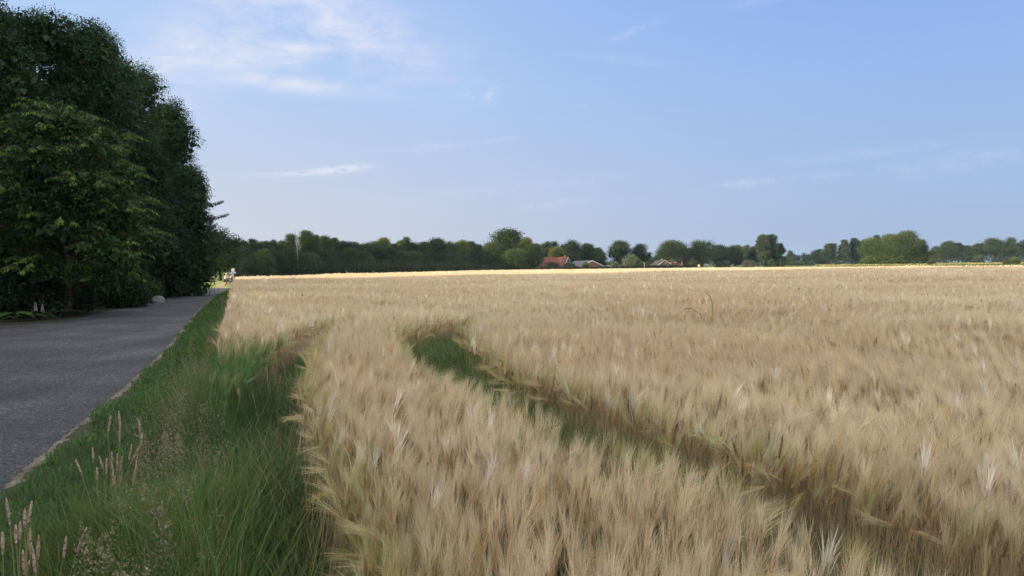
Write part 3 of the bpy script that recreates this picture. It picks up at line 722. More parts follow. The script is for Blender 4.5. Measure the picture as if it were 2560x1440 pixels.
# grey green conifer-like shrub tree right of it
Y = 48.0; fx = at_d(388, 700, Y).x
make_tree('blue_green_tree', 'bluish grey green tree right of the leafy tree, against the tall dark row', 'tree', (fx, Y, 0), hgt(385, 452, Y), 2.5, .3, (.030, .046, .044),
          'tall', 20, leaf=.14, nleaf=30000, clump=.26, per=24, seed=61, tone=.3, droop=.6, zmin=.1, tr=.12, aspect=.4, trunk=False)
Y = 36.0; fx = at_d(284, 720, Y).x
make_tree('side_bush', 'green bush with small leaves reaching down to the hedge, right of the leafy tree', 'bush', (fx, Y, 0), 4.4, 1.35, .1, (.020, .040, .013), 'tall', 14, leaf=.09, nleaf=16000, clump=.2, per=24, seed=62, tone=.3, zmin=.1, tr=.06)
# dark bushes at the foot of the row
for i, (x, yt, Y, w, lab) in enumerate([(452, 575, 50, 1.5, 'dark bush under the trees at the far end of the row'), (478, 684, 58, 1.0, 'low dark bush at the road end where the sunlit grass begins'),
                                        (440, 600, 46, 1.7, 'black green bush behind the plume grass')]):
    hh = hgt(x, yt, Y); make_tree('dark_bush', lab, 'bush', (at_d(x, 700, Y).x - .5, Y, 0), hh, w, .1, (.012, .021, .011), 'bush', 10, leaf=.13, nleaf=9000, clump=.28, per=24, seed=70 + i, zmin=.05, tr=.05)
# hedge along the road and shrubs
def bank(name, label, cat, pts, hs, wd, col, leaf, n, seed, per=20, tone=.35):
    rng = np.random.default_rng(seed); L = []
    for (x0, y0), (x1, y1), h0, h1 in zip(pts[:-1], pts[1:], hs[:-1], hs[1:]):
        k = max(2, int(math.hypot(x1 - x0, y1 - y0) / (wd * .7)))
        for i in range(k):
            t = i / k; h = h0 + (h1 - h0) * t; x = x0 + (x1 - x0) * t; y = y0 + (y1 - y0) * t
            L.append((x - pts[0][0] + .1 * rng.normal(), y - pts[0][1], h * .45, wd * .62, wd * .62, h * .52 * rng.uniform(.88, 1.1)))
    root = empty(name, (pts[0][0], pts[0][1], 0), label, cat)
    b = Buf(); crown(b, rng, L, leaf, n, col, leaf * 1.8, per, tone, .4, .4, zmin=.02, shell=(.85, 1.04)); b.obj('foliage', MT['leaf'], root)
    return root
bank('clipped_hedge', 'dark broad leaved hedge beside the road, from the left edge to the tall green weed', 'hedge', [(-24.5, 25.5), (-20.5, 26.1), (-18.2, 26.7), (-17.7, 28.7), (-18.1, 31.6)], [1.7, 1.75, 1.8, 1.75, 1.6], 1.2, (.016, .027, .018), .11, 46000, 81)
bank('ivy_mound', 'rounded green ivy mound against the road, next behind the hedge', 'shrub', [(-18.1, 34.4), (-19.1, 37.4)], [1.4, 1.3], 1.2, (.020, .042, .016), .10, 15000, 82)
bank('feathery_shrub', 'feathery light green low shrub behind the white boulder', 'shrub', [(-21.2, 42.6), (-22.7, 47.0)], [1.3, 1.35], 1.1, (.034, .056, .018), .12, 10000, 83)
# small leafy ground plants in front of the hedge: countable large leaves
def rosette(name, label, cat, loc, n, size, col, h, seed):
    rng = np.random.default_rng(seed); b = Box(); root = empty(name, loc, label, cat, 'big leaved plants at the foot of the hedge')
    bf = Buf(); st = Box()
    for i in range(n):
        a = i * 2.4 + rng.normal() * .3; rr_ = size * rng.uniform(.5, 1.3); z = h * rng.uniform(.5, 1.1); d = np.array((math.cos(a), math.sin(a), 0)); s = np.array((-math.sin(a), math.cos(a), 0)); L = size * rng.uniform(.8, 1.2)
        o = d * rr_ * .8 + (0, 0, z)
        prof = [(0, 0), (.15, .55), (.45, .85), (.75, .6), (1, 0)]
        V = []; 
        for t, w_ in prof:
            c = o + d * L * (t - .1) + np.array((0, 0, -.28 * L * t * t)); V += [c + s * w_ * L * .48 + (0, 0, .06 * L), c, c - s * w_ * L * .48 + (0, 0, .06 * L)]
        F = []
        for k in range(4):
            q = k * 3; F += [(q, q + 3, q + 4), (q, q + 4, q + 1), (q + 1, q + 4, q + 5), (q + 1, q + 5, q + 2)]
        bf.add(V, F, np.array(col) * .55 * rng.uniform(.75, 1.3)); st.tube([(0, 0, 0), tuple(o * .6), tuple(o)], [.010, .008, .006], 4)
    bf.obj('leaves', MT['leaf'], root, smooth=True); st.obj('stalks', MT['leaf'] if False else MT['bark'], root)
for i, (x, y, n, s, col, lab) in enumerate([(30, 806, 8, .42, (.06, .12, .03), 'big leaved plant beside the road nearest the left edge'), (62, 804, 9, .36, (.045, .085, .035), 'big leaved plant just left of the left foxglove'),
                                            (98, 801, 9, .33, (.035, .070, .032), 'big leaved plant growing under the two foxgloves'), (134, 797, 8, .32, (.03, .065, .035), 'big leaved plant right of the foxgloves'),
                                            (166, 793, 9, .36, (.035, .075, .038), 'dark big leaved plant midway between foxgloves and tall weed'), (208, 787, 9, .24, (.05, .075, .04), 'small leaved rosette at the foot of the tall weed'),
                                            (240, 783, 8, .22, (.06, .08, .055), 'greyish leaf rosette right of the tall weed')]):
    X, Y_ = at_z(x, y, 0); rosette('leafy_plant', lab, 'plant', (X, Y_ + .25, 0.01), n, s, col, .3, 300 + i)
def foxglove(x, y, h, lab, seed):
    rng = np.random.default_rng(seed); X, Y_ = at_z(x, y, 0); Y_ += .25; X = at_d(x, y, Y_).x
    root = empty('foxglove', (X, Y_, 0), lab, 'flower', 'two foxgloves by the hedge')
    b = Box(); b.tube([(0, 0, 0), (.02, 0, h * .6), (0, 0, h)], [.012, .009, .003], 6); b.obj('stem', MT['stemgreen'], root)
    bl = Box()
    for i in range(34):
        t = i / 34; z = h * (.52 + .44 * t); a = i * 2.2; r0 = .012; L = .046 * (1.15 - .8 * t); d = Vector((math.cos(a), math.sin(a), -.55)).normalized()
        p = Vector((0, 0, z)); bl.tube([p + d * r0, p + d * (r0 + L * .6), p + d * (r0 + L)], [.005, .012 * (1.2 - .7 * t), .017 * (1.2 - .7 * t)], 6)
    bl.obj('flowers', MT['foxglove'], root)
    lf = Buf(); m = 14; a = rng.uniform(0, 6.28, m); C = np.stack([.02 * np.cos(a), .02 * np.sin(a), rng.uniform(.05, h * .4, m)], 1)
    leafmesh(lf, rng, C, np.stack([np.cos(a), np.sin(a), .3 + 0 * a], 1), .26, np.array((.05, .09, .04))[None] * np.ones((m, 1)), .2, aspect=.35); lf.obj('leaves', MT['leaf'], root)
MT['stemgreen'] = mat_plain('green_stem', (.07, .12, .05), .7, .2, 8, .2)
MT['foxglove'] = mat_plain('pale_lilac_petals', (.24, .20, .27), .6, .2, 40, .2)
foxglove(90, 800, .66, 'left foxglove spike with pale pink bells in front of the dark hedge', 1)
foxglove(107, 800, .58, 'right foxglove spike, the slightly shorter one, in front of the dark hedge', 2)
# tall pale green weed with whorled leaves
def tall_weed():
    rng = np.random.default_rng(5); X, Y_ = at_z(228, 783, 0); Y_ += .2
    root = empty('tall_weed', (X, Y_, 0), 'tall pale green flower spike with narrow leaves standing in front of the hedge', 'plant')
    h = 2.1; b = Box(); b.tube([(0, 0, 0), (.05, 0, .8), (-.04, 0, 1.5), (.03, 0, h)], [.022, .02, .016, .006], 6); b.obj('stem', MT['stemgreen'], root)
    lf = Buf()
    m = 46; z = rng.uniform(.2, 1.5, m); a = rng.uniform(0, 6.28, m); C = np.stack([0 * z, 0 * z, z], 1)
    leafmesh(lf, rng, C, np.stack([np.cos(a), np.sin(a), .5 + 0 * a], 1) * 2.5, .42, np.array((.05, .075, .04))[None] * (.7 + .5 * rng.random((m, 1))), -.1, aspect=.16)
    lf.obj('leaves', MT['leaf'], root)
    sp = Buf(); m = 700; t = rng.random(m); a = rng.uniform(0, 6.28, m); C = np.stack([.03 * np.cos(a) * (1.2 - t), .03 * np.sin(a) * (1.2 - t), 1.3 + .8 * t], 1)
    leafmesh(sp, rng, C, np.stack([np.cos(a), np.sin(a), .8 + 0 * a], 1), .055, np.array((.10, .125, .075))[None] * (.7 + .6 * rng.random((m, 1))), 0, aspect=.5)
    sp.obj('flower_spike', MT['leaf'], root)
tall_weed()
def plume(x, y, Y_, lab):
    rng = np.random.default_rng(8); root = empty('plume_grass', (at_d(x, 720, Y_).x, Y_, 0), lab, 'plant')
    st = Box(); pl = Buf()
    for i, (dx, h, ln) in enumerate([(.28, 1.28, .30), (.14, 1.18, .12), (.02, 1.1, 0), (.33, 1.08, .36), (-.05, .95, -.1), (.42, .5, .5), (.1, .88, .05), (.22, 1.0, .2)]):
        P = np.array([(0, 0, 0), (dx * .4, .05 * i - .2, h * .6), (dx, .05 * i - .2, h)]); st.tube(P, [.006, .005, .003], 4)
        m = 260; s = rng.uniform(.62, 1.0, m); pp = np.stack([np.interp(s, (0, .5, 1), P[:, k]) for k in range(3)], 1) + rng.normal(size=(m, 3)) * .018
        d = P[2] - P[1]; leafmesh(pl, rng, pp, np.broadcast_to(d / np.linalg.norm(d) * 2, (m, 3)), .08, np.array((.17, .19, .165))[None] * (.8 + .4 * rng.random((m, 1))), 0, aspect=.22)
    st.obj('stalks', MT['stemgreen'], root); pl.obj('plumes', MT['leaf'], root)
    lf = Buf(); m = 160; x_ = rng.normal(size=m) * .15; y_ = rng.normal(size=m) * .15
    blades(lf, rng, x_, y_, 0.0, rng.uniform(.4, .8, m), np.full(m, .012), np.full(m, .6), np.broadcast_to(np.array((.06, .10, .05)), (m, 3)).copy()); lf.obj('leaf_blades', MT['grass'], root)
plume(424, 740, 46.5, 'pale silvery feathery plumes on thin stalks beside the road under the dark trees')
def boulder():
    X, Y_ = at_z(378, 757, 0); rng = np.random.default_rng(3)
    import bmesh
    bm = bmesh.new(); bmesh.ops.create_icosphere(bm, subdivisions=4, radius=1)
    for v in bm.verts:
        n = v.co.normalized(); k = 1 + .16 * math.sin(n.x * 3.1 + 1) * math.cos(n.y * 2.7) + .09 * math.sin(n.z * 6 + n.x * 5) + .03 * math.sin(n.x * 17 + n.y * 13)
        v.co = Vector((n.x * .50 * k, n.y * .36 * k, max(-.06, n.z * .27 * k)))
    me = bpy.data.meshes.new('boulder'); bm.to_mesh(me); bm.free(); me.materials.append(mat_plain('pale_stone', (.10, .108, .118), .85, .25, 7, .3, bump=.5))
    me.polygons.foreach_set('use_smooth', [True] * len(me.polygons))
    o = bpy.data.objects.new('boulder', me); COL.objects.link(o); o.location = (X + .1, Y_ + .35, .05); tag(o, 'pale grey boulder at the road edge between the ivy mound and the feathery shrub', 'boulder')
boulder()
#NEAR_END
# ------------------------------------------------------------------ verge: short grass, tall grass with seed heads, spiked clumps
def seedheads(buf, rng, x, y, h, col, w, n=14, L=.16, wid=.02, lean=.15):
    a = rng.uniform(0, 6.283, len(x)); d = np.stack([np.sin(a), np.cos(a), 0 * a], 1) * lean
    top = np.stack([x, y, h], 1) + d * h[:, None] * .5; base = np.stack([x, y, 0 * h], 1)
    path = np.stack([base, base * .4 + top * .6 - np.array((0, 0, .0)), top], 1)
    ribbons(buf, path, np.stack([w, w * .7], 1), perp(np.broadcast_to(np.array((0, 0, 1.)), (len(x), 3)), rng), np.array((.16, .16, .075)) * (.7 + .6 * rng.random((len(x), 1))))
    m = len(x) * n; i = np.repeat(np.arange(len(x)), n); t = rng.random(m)
    C = top[i] - (top - path[:, 1])[i] * (t * L / (.4 * h[i]))[:, None] + rng.normal(size=(m, 3)) * wid * (.35 + t)[:, None]
    leafmesh(buf, rng, C, np.broadcast_to(np.array((0, 0, 1.)), (m, 3)), .013 + 1.6 * w[i], col[i] * (.75 + .5 * rng.random((m, 1))), -.2, aspect=.4)
def build_verge():
    rng = np.random.default_rng(17); b = Buf()
    def zone(y0, y1, dens):
        ys = rng.uniform(y0, y1, int(dens * (y1 - y0) * 3.2)); u = rng.uniform(-.03, 1.12, len(ys)); r0 = road_x(ys) + .15 + .06 * wav(ys, ys * .3, 83, 2.5); c0 = crop_x(ys)
        wdt = c0 - r0; keep = rng.random(len(ys)) < wdt / 3.2
        return (r0 + u * wdt)[keep], ys[keep], u[keep]
    for y0, y1, dens, wk in [(1.2, 7, 3200, .0042), (7, 14, 1300, .008), (14, 30, 420, .017), (30, 74, 110, .04)]:
        x, y, u = zone(y0, y1, dens); n = len(x); dist = (u * (crop_x(y) - road_x(y)))
        s = np.clip((dist - .80 - .15 * wav(x, y, 81, 1.7)) / .5, 0, 1)
        tall = rng.random(n) < (.10 + .6 * s); patch = wav(x, y, 82, 2.3)
        h = np.where(tall, .16 + .50 * s * (.8 + .3 * rng.random(n)), .045 + .05 * rng.random(n) + .07 * s) * (1 + .14 * patch)
        c = np.array((.030, .074, .020)) * (.6 + .8 * rng.random((n, 1))); tip = np.array((.066, .150, .040)) * (.6 + .8 * rng.random((n, 1)))
        dry = rng.random(n) < .06 + .10 * s; tip[dry] = np.array((.20, .18, .10)) * (.7 + .5 * rng.random((dry.sum(), 1)))
        yel = (patch > .9) & (rng.random(n) < .5); tip[yel] = (.12, .14, .035)
        k = np.ones(n, bool)
        blades(b, rng, x, y, 0.012, h, wk * (.7 + .6 * rng.random(n)), np.where(tall, .15 + .45 * rng.random(n), .3 + .8 * rng.random(n)), c, tip, segs=3 if y1 < 20 else 2)
    for y0, y1, dens, wk, nn in [(1.3, 7, 120, .0018, 40), (7, 16, 85, .004, 18), (16, 70, 16, .012, 6)]:
        x, y, u = zone(y0, y1, dens); dist = u * (crop_x(y) - road_x(y)); k = (dist > .95 + .35 * rng.random(len(x))) & (u < 1.05); x, y = x[k], y[k]; n = len(x)
        col = np.where(rng.random((n, 1)) < .55, np.array((.17, .165, .10)), np.array((.17, .145, .105)))
        seedheads(b, rng, x, y, rng.uniform(.48, .78, n), col, np.full(n, wk), nn, .17, .022)
    # a few stray dry stalks at the rim of the crop
    x, y, u = zone(4, 40, 5); n = len(x)
    o = b.obj('verge_grass', MT['grass']); tag(o, 'green roadside grass, mown short by the asphalt and tall with seed heads towards the barley', 'grass', kind='stuff')
build_verge()
MT['seedhead'] = mat_plain('seed_head_tan', (.27, .215, .17), .9, .35, 60, .1, bump=.8)
MT['seedstalk'] = mat_plain('dry_green_stalk', (.13, .14, .06), .8, .3, 10, .2)
def spike_clump(spikes, Y, lab, seed, base_px):
    rng = np.random.default_rng(seed); bx_ = at_d(base_px, 1200, Y).x
    root = empty('spiked_grass', (bx_, Y, 0.01), lab, 'grass clump')
    for (zx, zy, ln, tl) in spikes:
        px, py = zx / 3, 960 + zy / 3; YY = Y + rng.uniform(-.22, .22); T = at_d(px, py, YY); L = ln / 3 * YY / FPX
        top = Vector((T.x - bx_, YY - Y, T.z)); dr = Vector((tl, .05 * rng.normal(), 1)).normalized(); bot = top - dr * L
        ft = Vector((bot.x * .55 + .04 * rng.normal() - tl * .3, bot.y * .7, 0)); mid = ft.lerp(bot, .6) + Vector((0, 0, .03))
        sb = Box(); sb.tube([ft, mid, bot], [.0022, .0018, .0014], 5); so_ = sb.obj('stalk', MT['seedstalk'], root)
        hb = Box(); n = 9; P = []; R = []
        for i in range(n):
            t = i / (n - 1); P.append(bot + dr * (L * t) + Vector((tl * .05 * L * t * t, 0, 0))); R.append(.0060 * (max(.03, math.sin(math.pi * (t * .82 + .12))) ** .7) * (1 + .08 * math.sin(i * 2.3 + seed)))
        hb.tube(P, R, 8); ho = hb.obj('seed_head', MT['seedhead'], so_, smooth=True)
    bl = Buf(); m = 900; x = rng.normal(size=m) * .16; y = rng.normal(size=m) * .18
    tone = .7 + .6 * rng.random((m, 1))
    blades(bl, rng, x, y, 0.0, rng.uniform(.30, .68, m), np.full(m, .0042), .1 + .35 * rng.random(m), np.array((.045, .075, .018)) * tone, np.array((.095, .135, .035)) * tone)
    lo = bl.obj('leaf_blades', MT['grass'], root)
spike_clump([(830, 248, 140, .18), (890, 215, 150, -.02), (900, 285, 190, .05), (1043, 283, 90, -.05), (1062, 378, 80, 0), (988, 462, 140, .22), (1062, 450, 200, .55), (695, 487, 120, -.03), (567, 577, 140, -.3), (745, 555, 100, -.3),
             (838, 520, 150, 0), (880, 533, 150, .03), (916, 555, 130, .2), (800, 568, 140, .02), (1030, 552, 250, .15), (847, 638, 160, .02), (912, 668, 130, .15), (727, 640, 100, 0), (862, 700, 170, 0), (1079, 755, 170, .03)],
            3.85, 'clump of tan spiked seed heads in the verge, the farther and larger one', 4, 275)
spike_clump([(47, 872, 230, -.06), (238, 900, 170, .15), (185, 955, 160, .05), (150, 1050, 150, .02), (118, 1075, 150, -.05), (226, 1100, 220, .03), (290, 1153, 200, .08), (20, 1130, 180, .02), (497, 1160, 180, .12), (648, 1093, 220, .42), (172, 1262, 200, -.03), (243, 1235, 220, -.04), (220, 1340, 140, .3)],
            2.55, 'clump of tan spiked seed heads in the bottom left corner, the nearer one', 5, 55)
# long thin arching stems above the ears
b = Buf(); root = empty('arching_stalks', (at_d(1740, 790, 11.5).x, 11.5, 0), 'thin dark arching stalks rising above the barley in the middle of the field', 'grass stalks')
for i, pts in enumerate([[(1764, 812), (1750, 785), (1728, 770), (1712, 772), (1697, 790)], [(1768, 808), (1757, 802), (1745, 800), (1736, 806)], [(1782, 850), (1781, 760), (1775, 740), (1762, 733)], [(2149, 784), (2140, 778), (2128, 776)]]):
    if i == 3: continue
    P = [at_d(x, y, 11.5) - Vector((root.location.x, 11.5, 0)) for x, y in pts]; P = [Vector((P[0].x + .05, 0, .1))] + P
    k = Box(); k.tube(P, [.004] * 2 + [.006] * (len(P) - 3) + [.002], 5); k.obj('stalk', MT['seedstalk'], root, smooth=True)

# ------------------------------------------------------------------ far trees
rng0 = random.Random(77)
OL = (.052, .074, .026); MID = (.040, .062, .026); DK = (.027, .045, .023); BR = (.078, .110, .032); YG = (.095, .115, .030); GRY = (.062, .080, .045); SIL = (.12, .14, .085)
def ft(name, x, ytop, hw, Y, shape, col, label, base_m=.6, n=10, cat='tree', group=None, dens=1.0, tone=.2, bark='bark', gap=0, core=.33, seedk=0, z0=0.0, per=16):
    h = hgt(x, ytop, Y) - z0; w = 1.16 * hw * Y / FPX; leaf = max(.14, Y * .00098)
    area = 4 * math.pi * w * w * .5 + 2 * math.pi * w * (h - base_m)
    leaf = max(leaf, math.sqrt(area * 1.4 * dens / (.30 * 24000))); nl = int(min(24000, area * 1.5 * dens / (leaf * leaf * .30)))
    return make_tree(name, label, cat, (at_d(x, 660, Y).x, Y, z0), h, w, base_m, col, shape, n, leaf=leaf, nleaf=nl, clump=w * .13 + .12, per=per, seed=int(x * 7 + ytop + seedk), group=group, tone=tone, bark=bark, core=core, zmin=.1, droop=.15, aspect=.6, tr=max(.12, w * .055))
WG = 'trees of the shaded wood behind the barley'
def wy(x): return 190 + (x - 590) * .18
wood = [(550, 574, 36, 'bush', (.030, .046, .018), 'rounded tree behind the empty picnic table, next right of the tall row'), (580, 604, 16, 'round', MID, 'lower tree behind the road sign, at the left end of the wood'),
        (611, 603, 13, 'tall', DK, None), (633, 599, 12, 'tall', DK, None), (650, 608, 12, 'tall', MID, None), (667, 606, 13, 'poplar', MID, None), (684, 603, 12, 'tall', DK, 'dark tree with a pointed top at the left of a sky gap in the wood'),
        (706, 603, 13, 'tall', OL, 'olive tree right of the sky gap in the wood'), (729, 587, 14, 'tall', GRY, 'greyish drooping tree top just left of the dead white birch'), (767, 580, 18, 'poplar', OL, 'tallest leafy tree of the wood, just right of the dead white birch'),
        (790, 590, 15, 'tall', (.06, .09, .035), None), (814, 592, 16, 'poplar', OL, None), (838, 596, 10, 'tall', MID, 'slim tree with a thin spire top in the left half of the wood'), (860, 607, 20, 'round', DK, None), (888, 610, 19, 'round', MID, None),
        (912, 611, 18, 'round', MID, None), (938, 607, 18, 'round', OL, None), (961, 597, 16, 'poplar', YG, 'yellow green tree rising above the wood left of its middle'), (984, 612, 13, 'round', DK, None), (1004, 603, 11, 'poplar', YG, 'pale yellowish hanging tree with long drooping sides in the wood'),
        (1018, 595, 13, 'round', MID, 'tree with a dark round head behind the pale drooping one'), (1042, 608, 16, 'round', DK, None), (1064, 607, 15, 'round', MID, None), (1088, 599, 20, 'oak', DK, None), (1104, 598, 16, 'oak', OL, 'broad topped olive tree, highest in the right third of the wood'),
        (1128, 606, 13, 'tall', GRY, None), (1156, 604, 16, 'poplar', YG, 'yellow tinged tree near the right end of the wood'), (1176, 606, 15, 'tall', GRY, 'grey green tree at the right end of the wood with thin top twigs'), (1196, 614, 14, 'round', DK, None)]
ORD = 'first second third fourth fifth sixth seventh eighth ninth tenth eleventh twelfth thirteenth fourteenth fifteenth sixteenth seventeenth eighteenth nineteenth twentieth twenty-first twenty-second twenty-third twenty-fourth twenty-fifth twenty-sixth twenty-seventh twenty-eighth twenty-ninth'.split()
for i, (x, y, hw, sh, c, lab) in enumerate(wood):
    Y = wy(x) if x > 590 else (118 if x < 570 else 150)
    ft('wood_tree', x, y, hw * 1.45, Y, 'round' if sh == 'tall' and i % 2 else sh, c, lab or ORD[i] + ' crown from the left along the skyline of the shaded wood', .8, 11, group=WG, dens=1.0)
for i in range(20):
    x = 600 + i * 31 + rng0.uniform(-8, 8)
    ft('wood_tree', x, 628 + rng0.uniform(-10, 10), 28, wy(x) - 7, 'round', [DK, MID, OL, DK][i % 4], 'low dark tree along the front edge of the shaded wood', .1, 8, group='low trees at the front of the wood')
for i in range(22):
    x = 596 + i * 28.5 + rng0.uniform(-8, 8)
    ft('wood_tree', x, 617 + rng0.uniform(-12, 14), rng0.uniform(16, 27), wy(x) + 12, 'round', [DK, DK, MID, OL][i % 4], 'dark tree deep in the shaded wood, seen between the front tree tops', .1, 9, group='trees deep in the shaded wood')
# more of the wood behind the road end, keeping its face in shade
for i, (x, y, Y) in enumerate([(-70, 118, 0), (-78, 132, 0), (-86, 146, 0), (-92, 160, 0), (-98, 175, 0), (-62, 112, 0), (-88, 120, 0), (-104, 150, 0)]):
    pass
# dead white birch
def dead_birch():
    Y = wy(742) - 9; rng = np.random.default_rng(12); X = at_d(745, 690, Y).x; root = empty('dead_birch', (X, Y, 0), 'bare dead birch with pale branches in front of the wood', 'dead tree')
    h = hgt(740, 569, Y); b = Box(); b.tube([(0, 0, 0), (-.05, 0, h * .4), (-.15, 0, h * .72)], [.13, .10, .07], 6); b.obj('trunk', MT['birch'], root, smooth=True)
    c = Box()
    for (z0, dx, z1, r) in [(.55, -.75, .80, .05), (.55, .95, .78, .05), (.62, -.9, .93, .045), (.70, -.5, 1.0, .05), (.70, .25, .97, .05), (.68, .75, .90, .045), (.5, 1.1, .66, .04), (.48, -1.0, .60, .04), (.72, -1.0, .99, .03)]:
        c.tube([(-.1, 0, h * z0), (dx * .7, .2 * rng.normal(), h * (z0 * .5 + z1 * .5)), (dx, .2 * rng.normal(), h * z1)], [r * .9, r * .7, r * .35], 4)
    c.obj('branches', MT['birch'], root)
MT['birch'] = mat_plain('weathered_birch', (.17, .165, .15), .9, .3, 3.0, .1)
dead_birch()
